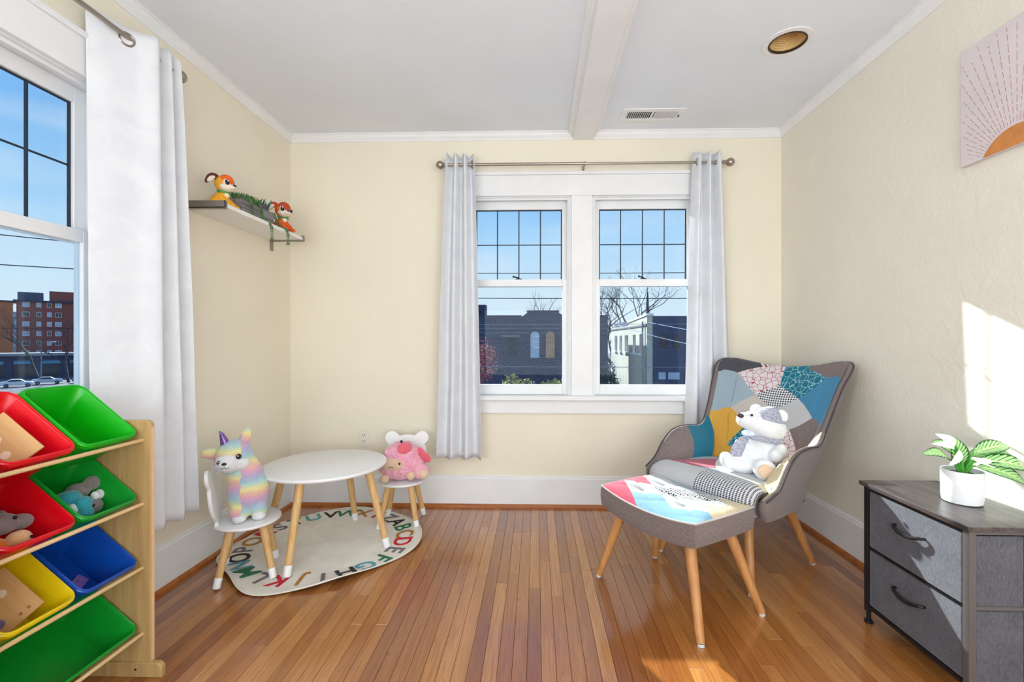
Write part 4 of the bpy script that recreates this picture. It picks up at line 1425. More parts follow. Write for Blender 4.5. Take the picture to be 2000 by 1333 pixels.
def lat(p, q):
    """lattice coordinates to (u, s): cells grow toward the wings"""
    v = VC + DV * q * (1 + 0.27 * abs(p))
    return 0.5 + DU * p, min(1.05, max(-0.06, v))
def cellkey(p, q):
    u, v = lat(p, q)
    if v >= 1.0499 or v <= -0.0599:
        return None
    if abs(p) > 2:
        sd = 1 if p > 0 else -1
        c = (2 * sd, 2 if q > 1 else 0 if q > -1 else -2)
    else:
        a, b = math.floor((p + q + 1) / 2), math.floor((p - q + 1) / 2)
        c = (a + b, a - b)
        if c == (0, 2):
            c = (-1, 1) if p < 0 else (1, 1)
    return (c, TABLE.get(c, 'tweed_brown'))
cuts = [((0, 0), (1, 0)), ((2, 0), (1, 0)), ((-2, 0), (1, 0)), ((0, 1), (0, 1)), ((0, -1), (0, 1))]
for n_ in (-7, -5, -3, -1, 1, 3, 5, 7):
    for sg in (1, -1):
        cuts.append(((n_, 0), (1, sg)))
def soft(p, q):
    """fabric is pulled in along the seams"""
    if abs(p) > 2.0:
        return 0.004
    d1 = abs(((p + q) % 2) - 1)
    d2 = abs(((p - q) % 2) - 1)
    return 0.0018 + 0.007 * min(1, 2.2 * d1) * min(1, 2.2 * d2)
inner_part = MB().grid(lambda a, b: inner(0.25 + 21.5 * a, 0.05 + 0.9 * b, 0.0008), 60, 8).obj('upholstery', 'tweed_brown', AC, 'all', fix=False)
def over(k, s_, lift):
    """patch surface, running over the rounded edge above s = 1"""
    if s_ <= 1.0:
        return inner(k, s_, lift)[:]
    n = outward(k)
    tk = TH_ * 0.75
    a = (s_ - 1.0) / 0.05 * math.radians(150)
    c = inner(k, 1.0) + n * tk * 0.5
    return (c - n * math.cos(a) * (tk * 0.5 + 0.002) + Vector((0, 0, math.sin(a) * (tk * 0.42 + 0.002))))[:]
PM = 0.5 / DU
def back_surf(p, q):
    u, v = lat(p, q)
    k = k_uv(u, v)
    return over(k, s_of(k, v) if v <= 1 else v, soft(p, q))
patchwork(((-PM, PM), (-6.4, 3.4)), 96, 76, cuts, cellkey, back_surf, inner_part, lambda p, q: (lat(p, q)[0] * BACKW, lat(p, q)[1] * 0.56))
patchwork(((0.05, 5.75), (0.14, 1.05)), 40, 30, [((3.5, 0.6), (1, -0.9))], arm_key, lambda k, s_: over(k, s_, 0.003), inner_part, lambda k, s_: (k * 0.085, s_ * 0.3))
patchwork(((16.25, 21.95), (0.14, 1.05)), 40, 30, [], arm_key, lambda k, s_: over(k, s_, 0.003), inner_part, lambda k, s_: (k * 0.085, s_ * 0.3))
# piping along the outer edge of arms, wings and back
def edge(k):
    n = outward(k)
    tk = TH_ * 0.75
    return inner(k, 1.0) + n * (tk + 0.001) + Vector((0, 0, 0.008))
MB().tube([edge(22 * i / 160) for i in range(161)], 0.0042, 7).obj('piping', 'piping_dark', AC, True)
# seat with a rolled front
prof = catmull([(0.215, 0.405), (0.19, 0.432), (0.10, 0.448), (-0.06, 0.452), (-0.18, 0.462), (-0.26, 0.468), (-0.304, 0.445), (-0.318, 0.405), (-0.304, 0.365), (-0.275, 0.345)], 46)
def seat_pt(x, t_, off=0.0):
    q = max(0.0, min(44.999, t_ * 45))
    i = int(q)
    f = q - i
    y = prof[i][0] * (1 - f) + prof[i + 1][0] * f
    z = prof[i][1] * (1 - f) + prof[i + 1][1] * f
    dy, dz = prof[i + 1][0] - prof[i][0], prof[i + 1][1] - prof[i][1]
    l_ = math.hypot(dy, dz) or 1
    ny, nz = dz / l_, -dy / l_
    e_ = abs(x)
    dome = 0.016 * (1 - e_ ** 4) - 0.02 * max(0, e_ - 0.85) / 0.15
    hw = (0.285 if y > -0.2 else 0.297) - 0.35 * max(0.0, y - 0.02)
    return (x * hw, y + ny * (dome + off), z + nz * (dome + off))
m = MB()
m.grid(lambda a, b: seat_pt(-1 + 2 * a, b), 40, 45)
b0 = len(m.v)
m.box(-0.25, 0.25, -0.27, 0.19, 0.325, 0.405)
seat = m.obj('seat', 'tweed_brown', AC, 'all', uv=[(p[0], p[1]) for p in m.v])
def seat_key(x, t_):
    if t_ > 0.50:
        return ('f0', 'herring_grey') if x < 0.02 else ('f1', 'houndstooth')
    p, q = x / 0.5, (t_ - 0.25) / 0.16
    a, b = math.floor((p + q + 1) / 2), math.floor((p - q + 1) / 2)
    c = (a + b, a - b)
    T = {(0, 0): 'pale_cloth', (-1, 1): 'crimson_cloth', (1, 1): 'pale_cloth', (-1, -1): 'pale_cloth', (1, -1): 'crimson_cloth', (0, 2): 'mist_blue', (-2, 0): 'mist_blue', (2, 0): 'crimson_cloth', (2, 2): 'cream_cloth', (-2, 2): 'herring_grey'}
    return (c, T.get(c, 'pale_cloth'))
cuts = [((0, 0.50), (0, 1)), ((0.02, 0), (1, 0))]
for n_ in (-5, -3, -1, 1, 3, 5):
    for sg in (1, -1):
        cuts.append(((0.5 * n_, 0.25), (1 / 0.5, sg / 0.16)))
patchwork(((-0.985, 0.985), (0.02, 0.98)), 44, 50, cuts, seat_key, lambda x, t_: seat_pt(x, t_, 0.0025), seat, lambda x, t_: (x * 0.29, t_ * 0.8))
MB().tube([seat_pt(-0.99, i / 60, 0.002) for i in range(24, 61)], 0.004, 6).obj('piping', 'piping_dark', AC, True)
MB().tube([seat_pt(0.99, i / 60, 0.002) for i in range(24, 61)], 0.004, 6).obj('piping', 'piping_dark', AC, True)
MB().box(-0.22, 0.22, -0.24, 0.17, 0.318, 0.345, 0.01).obj('base_board', 'tweed_brown', AC)
for sx in (-1, 1):
    for y, yt in ((-0.262, -0.17), (0.262, 0.14)):
        l = MB().tube([(sx * 0.175, yt, 0.33), (sx * 0.25, y, 0.010)], [0.024, 0.0155], 18).obj('leg', 'beech', AC, True)
        MB().tube([(sx * 0.2505, y * 1.002, 0.010), (sx * 0.2515, y * 1.004, 0.0)], [0.0125, 0.0135], 14).obj('glide', 'clear_glide', l, True)

# ---- ottoman
OT = thing('ottoman', 'patchwork tufted ottoman with beech legs in front of the armchair', 'ottoman', (0.607, 2.046, 0), math.radians(-58.0))
HX, HY = 0.268, 0.180
def o_plan(x, y):
    """square -1..1 to the bowed outline"""
    return (HX * x * (1.02 - 0.02 * y * y), HY * y * (1.05 - 0.05 * x * x))
def o_edge(x, y):
    return 0.394 + 0.026 * x * x
TUFT = [(-0.5, 0.0), (0.0, 0.42), (0.0, -0.42), (0.5, 0.0), (-0.95, 0.5), (-0.95, -0.5), (0.95, 0.5), (0.95, -0.5)][:4] + [(-0.02, 0.0)]
TUFT = [(-0.42, 0.36), (-0.42, -0.36), (0.02, 0.0), (0.45, 0.36), (0.45, -0.36)]
def o_top(x, y, off=0.0):
    e_ = max(abs(x), abs(y))
    px, py = o_plan(x, y)
    zz = o_edge(x, y) + 0.044 * (1 - abs(x) ** 3) ** 0.7 * (1 - abs(y) ** 3) ** 0.7
    for tx, ty in TUFT:
        d = math.hypot((x - tx) * HX, (y - ty) * HY)
        zz -= 0.012 * math.exp(-(d / 0.010) ** 2) + 0.013 * math.exp(-(d / 0.055) ** 2)
    # pulled folds between the buttons
    p, q = x / 0.44, y / 0.36
    d1 = abs(((p + q + 1) % 2) - 1)
    d2 = abs(((p - q + 1) % 2) - 1)
    zz -= 0.008 * (math.exp(-(d1 / 0.12) ** 2) + math.exp(-(d2 / 0.12) ** 2)) * max(0, 1 - e_ ** 4)
    return (px, py, zz + off)
m = MB()
m.grid(lambda a, b: o_top(-1 + 2 * a, -1 + 2 * b), 48, 36)
cush = m.obj('cushion', 'pale_cloth', OT, 'all', fix=False, uv=[(p[0], p[1]) for p in m.v])
ring_ = [(-1 + 2 * i / 24, -1) for i in range(24)] + [(1, -1 + 2 * i / 18) for i in range(18)] + [(1 - 2 * i / 24, 1) for i in range(24)] + [(-1, 1 - 2 * i / 18) for i in range(18)]
m = MB()
nR = len(ring_)
for lv, (dz, gr) in enumerate(((0.0, 1.0), (-0.02, 1.012), (-0.05, 1.015), (-0.085, 1.0), (-0.095, 0.975))):
    for x, y in ring_:
        p = o_plan(x, y)
        m.v.append((p[0] * gr, p[1] * gr, o_edge(x, y) + dz))
for lv in range(4):
    for i in range(nR):
        a, b = lv * nR + i, lv * nR + (i + 1) % nR
        m.f.append((a, b, b + nR, a + nR))
m.f.append(tuple(4 * nR + i for i in range(nR)))
m.obj('box_side', 'tweed_brown', OT, True, uv=[((i % nR) * 0.02, (i // nR) * 0.025) for i in range(5 * nR)])
MB().tube([(lambda p, q: (p[0] * 1.004, p[1] * 1.004, o_edge(*q) + 0.001))(o_plan(*ring_[i % nR]), ring_[i % nR]) for i in range(nR + 1)], 0.0042, 7, False).obj('piping', 'piping_light', OT, True)
def o_key(x, y):
    p, q = x / 0.44, y / 0.36
    a, b = math.floor((p + q + 1) / 2), math.floor((p - q + 1) / 2)
    c = (a + b, a - b)
    T = {(-2, -2): 'rose_cloth', (-2, 0): 'rose_cloth', (-3, -1): 'rose_cloth', (-3, -3): 'rose_cloth', (-1, -1): 'herring_grey', (0, -2): 'pale_blue', (1, -3): 'pale_blue', (-1, -3): 'rose_cloth', (2, -2): 'pale_blue', (3, -3): 'pale_blue', (1, -1): 'pale_cloth',
         (-2, 2): 'pale_cloth', (-3, 1): 'rose_cloth', (-1, 1): 'pale_cloth', (0, 0): 'houndstooth', (0, 2): 'mist_blue', (-1, 3): 'mist_blue', (1, 1): 'houndstooth', (2, 0): 'cream_cloth', (2, 2): 'cream_cloth', (1, 3): 'mist_blue', (3, 1): 'cream_cloth', (3, -1): 'cream_cloth'}
    return (c, T.get(c, 'pale_cloth'))
cuts = []
for n_ in (-5, -3, -1, 1, 3, 5):
    for sg in (1, -1):
        cuts.append(((0.44 * n_, 0), (1 / 0.44, sg / 0.36)))
patchwork(((-0.995, 0.995), (-0.995, 0.995)), 48, 36, cuts, o_key, lambda x, y: o_top(x, y, 0.0022), cush, lambda x, y: (x * HX, y * HY))
for tx, ty in TUFT:
    p = o_top(tx, ty)
    MB().ell((p[0], p[1], p[2] + 0.004), (0.010, 0.010, 0.005), nu=12, nv=8).obj('button', 'pale_cloth', OT, 'all')
MB().box(-0.20, 0.20, -0.13, 0.13, 0.298, 0.318, 0.006).obj('base_board', 'tweed_brown', OT)
for sx in (-1, 1):
    for sy in (-1, 1):
        l = MB().tube([(0.01 + sx * 0.185, sy * 0.115 - 0.01, 0.335), (0.028 + sx * 0.285, sy * 0.185 - 0.02, 0.010)], [0.023, 0.0155], 18).obj('leg', 'beech', OT, True)
        MB().tube([(0.028 + sx * 0.2855, sy * 0.1853 - 0.02, 0.010), (0.028 + sx * 0.2865, sy * 0.186 - 0.02, 0.0)], [0.0125, 0.0135], 14).obj('glide', 'clear_glide', l, True)

# ---- white bear in the armchair
furmat('bear_white', (248, 248, 248), (222, 224, 228), 420, bs=0.35)
fabric('grey_knit', (206, 208, 220), (120, 124, 150), 260, 'weave', coords='Object')
plain('bear_nose', (66, 44, 62), 0.4)
BR = thing('plush_toy', 'white bear plush with knitted cap and scarf seated in the armchair', 'plush toy', (1.075, 2.235, 0.466), math.radians(-22))
plush('body', [((0.005, 0.02, 0.085), (0.082, 0.072, 0.088)), ((0.015, 0.02, 0.14), (0.066, 0.06, 0.07)),
    ((0.040, 0.012, 0.232), (0.086, 0.076, 0.066), (0, 0.35, 0)), ((-0.020, -0.012, 0.255), (0.058, 0.055, 0.05), (0, 0.3, 0)), ((-0.058, -0.028, 0.262), (0.040, 0.040, 0.037)),
    ((0.100, 0.0, 0.285), (0.030, 0.018, 0.032)), ((-0.005, 0.05, 0.305), (0.028, 0.018, 0.028)),
    ((-0.075, -0.025, 0.040), (0.080, 0.042, 0.038), (0, 0.15, 0.25)), ((-0.135, -0.045, 0.060), (0.034, 0.034, 0.046), (0, -0.5, 0)),
    ((0.020, -0.060, 0.042), (0.045, 0.060, 0.042)), ((0.022, -0.098, 0.046), (0.050, 0.034, 0.050)),
    ((0.085, -0.018, 0.115), (0.036, 0.034, 0.046), (0, 0.5, 0)), ((0.072, -0.045, 0.105), (0.030, 0.030, 0.034)),
    ((-0.060, -0.01, 0.130), (0.048, 0.032, 0.034), (0, 0.5, 0))], 'bear_white', BR, 0.005, 0.002, None, 5)
MB().ell((-0.078, -0.060, 0.286), (0.017, 0.011, 0.011), (0, 0.3, 0.5)).obj('nose', 'bear_nose', BR, 'all')
eye(BR, (-0.030, -0.062, 0.292), 0.0065, glint=False)
MB().ell((0.024, -0.130, 0.048), (0.032, 0.006, 0.032)).obj('sole', 'tan_plush', BR, 'all')
MB().grid(lambda u, v_: (0.048 + 0.062 * math.cos(2 * PI * u) * math.cos(v_ * PI / 2) + 0.018 * v_, 0.014 + 0.056 * math.sin(2 * PI * u) * math.cos(v_ * PI / 2), 0.276 + 0.050 * math.sin(v_ * PI / 2) + 0.3 * -0.05 * math.cos(2 * PI * u) * (1 - v_)), 28, 10, True).obj('cap', 'grey_knit', BR, 'all')
MB().tube([(0.048 + 0.066 * math.cos(a * PI / 14), 0.014 + 0.060 * math.sin(a * PI / 14), 0.272 - 0.016 * math.cos(a * PI / 14)) for a in range(29)], 0.0085, 8, False).obj('cap_brim', 'grey_knit', BR, True)
MB().tube([(0.016 + 0.072 * math.cos(a * PI / 14), 0.012 + 0.066 * math.sin(a * PI / 14), 0.178 + 0.012 * math.cos(a * PI / 14) * -1) for a in range(29)], 0.012, 8, False, flat=1.4).obj('scarf', 'grey_knit', BR, True)
MB().tube(catmull([(-0.045, -0.045, 0.180), (-0.072, -0.058, 0.160), (-0.090, -0.062, 0.125), (-0.098, -0.064, 0.092)], 12), [0.010, 0.016, 0.020, 0.024, 0.026, 0.028, 0.029, 0.030, 0.030, 0.030, 0.029, 0.026], 10, flat=0.35).obj('scarf_end', 'grey_knit', BR, True)

# ================================================================== toy rack with bins
wood('rack_wood', (202, 168, 114), (172, 136, 84), 0.5, 'Z', 26)  # panel wood darkened so its colour carries the shadow on it
wood('rack_dowel', (232, 200, 150), (212, 176, 122), 0.5, 'Y', 26)
wood('rack_edge', (236, 198, 160), (222, 180, 140), 0.5, 'Z', 26)
def binmat(name, c):
    t = NT(name)
    n = t.noise(t.vec(), 30, 2)
    col = srgb(*c)
    cc = t.ramp(n, [(0.3, tuple(x * 0.93 for x in col[:3]) + (1,)), (0.7, col)])
    b = t.bsdf(cc, 0.28, None, 0, 0, 0, 0.5)
    b.inputs['Transmission Weight'].default_value = 0.0
    b.inputs['Subsurface Weight'].default_value = 0.0
    MATS[name] = t.m
binmat('bin_green', (14, 150, 44))
binmat('bin_lime', (10, 176, 14))
binmat('bin_red', (226, 10, 28))
binmat('bin_blue', (14, 74, 172))
binmat('bin_yellow', (238, 206, 16))
RX, RY0, RY1 = -1.275, 1.044, 1.474
RK = thing('toy_rack', 'light wood toy rack with dowels holding rows of coloured bins', 'toy rack', (RX, RY1, 0))
def panel(y0, y1):
    D, H_ = 0.305, 0.847
    m = MB()
    n = 6
    poly = [(-D, 0.03), (0, 0.03)] + [(-0.02 + 0.02 * math.cos(a * PI / 2 / n), H_ - 0.02 + 0.02 * math.sin(a * PI / 2 / n)) for a in range(n + 1)] + [(-D + 0.02 - 0.02 * math.sin(a * PI / 2 / n), H_ - 0.02 + 0.02 * math.cos(a * PI / 2 / n)) for a in range(n + 1)]
    m.prism(poly, 'y', y0, y1)
    o = m.obj('side_panel', 'rack_wood', RK)
    mod(o, 'BEVEL', width=0.003, segments=2, limit_method='ANGLE')
    MB().box(0.0002, 0.0014, y0 + 0.003, y1 - 0.003, 0.05, H_ - 0.022).obj('edge_band', 'rack_edge', o)
    f = MB()
    poly = [(-D - 0.04, 0.0), (0.042, 0.0)] + [(0.022 + 0.020 * math.cos(a * PI / 12), 0.028 + 0.020 * math.sin(a * PI / 12)) for a in range(7)] + [(-D - 0.02 - 0.020 * math.sin(a * PI / 12), 0.028 + 0.020 * math.cos(a * PI / 12)) for a in range(7)]
    f.prism(poly, 'y', y0 - 0.008, y0 + 0.011 if y0 > -0.2 else y1 + 0.008)
    q = f.obj('foot', 'rack_wood', RK)
    mod(q, 'BEVEL', width=0.003, segments=2, limit_method='ANGLE')
    MB().tube([(-0.045, y0 - 0.0086, 0.026), (-0.045, y0 - 0.006, 0.026)], 0.004, 10).obj('screw', 'dark_slot', q, True)
panel(0.0, 0.016)
panel(RY0 - RY1 - 0.016, RY0 - RY1)
ROWS = [0.802, 0.590, 0.378, 0.160]
TILT = math.radians(39.5)
BL, BW, BDp = 0.262, 0.192, 0.130
DXF = -0.026                      # front lip behind the panel edge
BX, BZ = DXF - BL * math.cos(TILT) - 0.021 * math.sin(TILT), BL * math.sin(TILT) - 0.021 * math.cos(TILT)
for z in ROWS:
    MB().tube([(DXF - 0.004, 0.0, z - 0.021), (DXF - 0.004, RY0 - RY1, z - 0.021)], 0.0062, 12).obj('dowel', 'rack_dowel', RK, True)
    MB().tube([(BX, 0.0, z + BZ), (BX, RY0 - RY1, z + BZ)], 0.0062, 12).obj('dowel', 'rack_dowel', RK, True)
def rrect(hx, hy, r, z, n=5):
    P = []
    for cx_, cy_, a0_ in ((hx - r, hy - r, 0), (-hx + r, hy - r, 90), (-hx + r, -hy + r, 180), (hx - r, -hy + r, 270)):
        for k in range(n + 1):
            a = math.radians(a0_ + 90 * k / n)
            P.append((cx_ + r * math.cos(a), cy_ + r * math.sin(a), z))
    return P
def bin_(label, mat, row, yc, wd=BW, group=None):
    """origin at the middle of the front lip; +x is out of the rack"""
    b = thing('storage_bin', label, 'storage bin', (RX + DXF, yc, ROWS[row]), 0)
    b.rotation_euler = (0, TILT, 0)
    hx, hy = BL / 2, wd / 2
    m = MB()
    rings = [rrect(hx - 0.045, hy - 0.022, 0.02, -BDp), rrect(hx - 0.040, hy - 0.018, 0.022, -BDp + 0.006), rrect(hx - 0.009, hy - 0.009, 0.026, -0.014), rrect(hx - 0.001, hy - 0.001, 0.030, -0.014), rrect(hx, hy, 0.030, -0.003), rrect(hx - 0.002, hy - 0.002, 0.029, 0.0),
             rrect(hx - 0.008, hy - 0.008, 0.026, 0.0), rrect(hx - 0.011, hy - 0.011, 0.025, -0.004), rrect(hx - 0.042, hy - 0.021, 0.02, -BDp + 0.004)]
    n = len(rings[0])
    for r_ in rings:
        m.v += [(x - hx, y, z) for x, y, z in r_]
    for k in range(len(rings) - 1):
        for i in range(n):
            a, c = k * n + i, k * n + (i + 1) % n
            m.f.append((a, c, c + n, a + n))
    m.f.append(tuple(range(n - 1, -1, -1)))
    m.f.append(tuple((len(rings) - 1) * n + i for i in range(n)))
    m.obj('tub', mat, b, True, fix=True)
    lip = MB().tube([(x - hx, y, 0.0) for x, y, z in rrect(hx - 0.005, hy - 0.005, 0.027, 0)] + [(hx - 0.005 - hx, hy - 0.005 - 0.027, 0)], 0.0035, 6, False)
    lip.obj('rim', mat, b, True)
    return b
YF, YN = 1.370, 1.172
bin_('empty lime green bin at the far end of the top row', 'bin_lime', 0, YF)
bin_('red bin on the top row with a wooden puzzle board', 'bin_red', 0, YN)
bin_('dark green bin on the second row full of grey and teal plush toys', 'bin_green', 1, YF)
bin_('red bin on the second row with grey and orange plush toys', 'bin_red', 1, YN)
bin_('blue bin on the third row with small purple toys', 'bin_blue', 2, YF)
bin_('yellow bin on the third row with a picture puzzle board', 'bin_yellow', 2, YN)
bin_('long empty green bin on the bottom row', 'bin_green', 3, (YF + YN) / 2, BW * 2 + 0.006)
def in_bin(row, yc, x, y, z):
    """point given in the axes of a bin to world"""
    c, s_ = math.cos(TILT), math.sin(TILT)
    return (RX + DXF + x * c + z * s_, yc + y, ROWS[row] - x * s_ + z * c)
# puzzle boards standing in two bins
wood('board_wood', (226, 184, 128), (206, 160, 104), 0.6, 'X', 20)
plain('print_brown', (170, 112, 70), 0.7)
plain('print_cream', (244, 224, 196), 0.7)
plain('print_violet', (126, 112, 158), 0.7)
def board(label, row, yc, spots):
    p = in_bin(row, yc, -0.105, -0.028, -0.118)
    o = thing('puzzle_board', label, 'puzzle', p)
    o.rotation_euler = (0.0, TILT, 0)
    tl = Matrix.Rotation(math.radians(-30), 4, 'X')
    def q(name, m_, mat, par):
        m_.v = [tuple(tl @ Vector(v_)) for v_ in m_.v]
        return m_.obj(name, mat, par)
    bd = q('board', MB().box(-0.085, 0.062, -0.003, 0.003, 0.004, 0.125, 0.001), 'board_wood', o)
    for (x, z, r_, mat) in spots:
        q('printed_shape', MB().prism([(x + r_ * math.cos(k * PI / 8) * (1 + 0.2 * math.sin(3 * k)), z + r_ * math.sin(k * PI / 8)) for k in range(16)], 'y', -0.0040, -0.0031).prism([(x + r_ * math.cos(k * PI / 8) * (1 + 0.2 * math.sin(3 * k)), z + r_ * math.sin(k * PI / 8)) for k in range(16)], 'y', 0.0031, 0.0040), mat, bd)
board('wooden puzzle board with cream shapes standing in the top red bin', 0, YN, [(0.02, 0.06, 0.011, 'print_cream'), (-0.03, 0.07, 0.012, 'print_cream'), (0.035, 0.03, 0.007, 'print_brown'), (-0.05, 0.03, 0.010, 'print_brown')])
board('wooden puzzle board with violet shapes standing in the yellow bin', 2, YN, [(0.03, 0.04, 0.011, 'print_violet'), (-0.03, 0.085, 0.010, 'print_cream'), (-0.005, 0.03, 0.009, 'print_violet'), (0.045, 0.10, 0.004, 'print_brown'), (0.045, 0.08, 0.004, 'print_brown')])
# plush in the bins
furmat('grey_plush', (150, 138, 136), (112, 100, 100), 260)
furmat('teal_plush', (62, 170, 186), (34, 132, 152), 200)
furmat('orange_plush', (246, 150, 46), (226, 118, 28), 260)
furmat('peach_plush', (246, 200, 148), (226, 174, 122), 260)
def bin_plush(label, row, yc, pos, blobs, mat, extra=()):
    o = thing('plush_toy', label, 'plush toy', in_bin(row, yc, *pos))
    plush('body', blobs, mat, o, 0.004, 0.002, None, 4)
    for kind, c, r_, mt in extra:
        if kind == 'eye':
            eye(o, c, r_, glint=False)
        else:
            plush(kind, [(c, r_)], mt, o, 0.0035, 0)
    return o
bin_plush('teal plush toy lying curled in the second row green bin', 1, YF, (-0.135, -0.035, -0.085), [((0, 0, 0), (0.032, 0.042, 0.030)), ((0.02, 0.03, 0.012), (0.03, 0.034, 0.026)), ((0.055, 0.036, -0.004), (0.028, 0.026, 0.024)), ((0.075, 0.03, -0.03), (0.02, 0.02, 0.018))], 'teal_plush', [('belly', (0.052, 0.012, -0.012), (0.014, 0.014, 0.018), 'white_fur')])
bin_plush('grey plush with round head at the back of the second row green bin', 1, YF, (-0.150, 0.045, -0.070), [((0, 0, 0), (0.035, 0.026, 0.024)), ((0.015, 0.03, 0.016), (0.022, 0.022, 0.024)), ((-0.012, -0.035, -0.012), (0.026, 0.026, 0.018))], 'grey_plush')
bin_plush('grey koala plush with white ears in the second row green bin', 1, YF, (-0.085, 0.045, -0.080), [((0, 0, 0), (0.028, 0.03, 0.026)), ((-0.008, -0.022, -0.012), (0.026, 0.022, 0.02)), ((0.016, -0.03, 0.0), (0.012, 0.012, 0.011))], 'grey_plush', [('ear', (0.0, 0.026, 0.030), (0.014, 0.012, 0.017), 'white_fur'), ('ear', (0.01, 0.002, 0.034), (0.014, 0.01, 0.015), 'white_fur'), ('eye', (0.024, -0.018, 0.010), 0.0045, None), ('bib', (0.012, -0.048, -0.018), (0.022, 0.014, 0.012), 'white_fur')])
bin_plush('grey brown plush with long snout in the second row red bin', 1, YN, (-0.120, 0.015, -0.065), [((0, 0, 0), (0.030, 0.034, 0.028)), ((0.014, 0.032, -0.004), (0.026, 0.026, 0.021)), ((-0.02, -0.03, -0.006), (0.03, 0.03, 0.026)), ((-0.02, 0.012, 0.022), (0.012, 0.012, 0.012))], 'grey_plush', [('eye', (0.026, 0.008, 0.016), 0.005, None)])
bin_plush('orange plush with a peach head in the second row red bin', 1, YN, (-0.070, -0.03, -0.085), [((0, 0, 0), (0.032, 0.034, 0.026)), ((0.0, -0.034, -0.01), (0.02, 0.02, 0.018)), ((-0.028, 0.004, 0.012), (0.014, 0.02, 0.014))], 'orange_plush', [('head', (0.020, 0.044, 0.008), (0.026, 0.028, 0.024), 'peach_plush'), ('eye', (0.044, 0.054, 0.012), 0.004, None)])
# small purple toys
plain('toy_purple', (150, 112, 190), 0.35)
plain('toy_blue', (110, 176, 206), 0.35)
o = thing('toy_block', 'small purple toy block lying in the blue bin', 'toy', in_bin(2, YF, -0.085, 0.015, -0.120)); o.rotation_euler = (0, TILT, 0.5)
MB().box(-0.018, 0.018, -0.036, 0.036, -0.002, 0.020, 0.003).obj('block', 'toy_purple', o); MB().lathe([(0.008, 0.019), (0.008, 0.026), (0.006, 0.027)], 12).obj('stud', 'toy_purple', o, True)
o = thing('toy_butterfly', 'small purple and blue toy butterfly in the blue bin', 'toy', in_bin(2, YF, -0.125, -0.045, -0.116)); o.rotation_euler = (0.2, TILT, -0.4)
for sx in (-1, 1):
    MB().ell((0.008, sx * 0.022, 0.006), (0.020, 0.022, 0.003), (0.3 * sx, 0, 0.4 * sx)).obj('wing', 'toy_blue', o, 'all')
    MB().ell((-0.022, sx * 0.016, 0.005), (0.015, 0.017, 0.003), (0.3 * sx, 0, -0.4 * sx)).obj('wing', 'toy_purple', o, 'all')
MB().tube([(-0.022, 0, 0.004), (0.0, 0, 0.006), (0.02, 0, 0.005)], [0.003, 0.005, 0.003], 8).obj('body', 'toy_purple', o, True)

# ================================================================== the street outside
GZ = -7.5
def brick(name, c1, c2, mortar, scale, coords='Object'):
    t = NT(name)
    b = t.n('ShaderNodeTexBrick')
    v = t.n('ShaderNodeTexCoord').outputs[coords]
    # walls stand upright: run the courses along x+y and z
    s_ = t.n('ShaderNodeSeparateXYZ')
    t.l(v, s_.inputs[0])
    cb = t.n('ShaderNodeCombineXYZ')
    t.l(t.math('ADD', s_.outputs[0], s_.outputs[1]), cb.inputs[0])
    t.l(s_.outputs[2], cb.inputs[1])
    t.l(cb.outputs[0], b.inputs['Vector'])
    b.inputs['Color1'].default_value = srgb(*c1)
    b.inputs['Color2'].default_value = srgb(*c2)
    b.inputs['Mortar'].default_value = srgb(*mortar)
    b.inputs['Scale'].default_value = scale
    b.inputs['Mortar Size'].default_value = 0.012
    t.bsdf(b.outputs['Color'], 0.85, b.outputs['Fac'], 0.3, 0.01, 0, 0.2)
    MATS[name] = t.m
brick('slate_brick', (74, 80, 104), (60, 66, 90), (96, 104, 126), 3.0)
brick('pale_brick', (206, 206, 190), (182, 184, 172), (150, 152, 146), 2.2)
brick('navy_shade_brick', (72, 82, 110), (60, 70, 98), (94, 104, 130), 3.0)
brick('red_brick', (150, 86, 78), (128, 72, 70), (150, 120, 112), 1.2)
brick('orange_brick', (196, 118, 78), (172, 100, 66), (180, 140, 112), 1.2)
plain('asphalt', (92, 96, 108), 0.9, nscale=0.4, var=0.2)
plain('roof_dark', (54, 60, 80), 0.8)
plain('stone_cap', (120, 126, 142), 0.8)
plain('far_glass', (156, 186, 210), 0.2)
plain('dark_glass', (36, 44, 60), 0.15)
plain('boarded', (190, 150, 118), 0.8, var=0.15, nscale=2)
plain('frame_white', (232, 236, 238), 0.6)
plain('teal_wall', (104, 158, 186), 0.8)
plain('grey_roof', (150, 156, 160), 0.85, var=0.15, nscale=0.3)
plain('bark', (76, 70, 70), 0.9, var=0.2, nscale=3)
plain('wire_black', (40, 44, 56), 0.7)
plain('wire_white', (216, 224, 232), 0.6)
tag(MB().box(-260, 120, 6, 320, GZ - 0.2, GZ).obj('street', 'asphalt'), 'grey street and parking ground outside the windows', kind='structure')
def part(name, m_, mat, par, smooth=False):
    return m_.obj(name, mat, par, smooth)
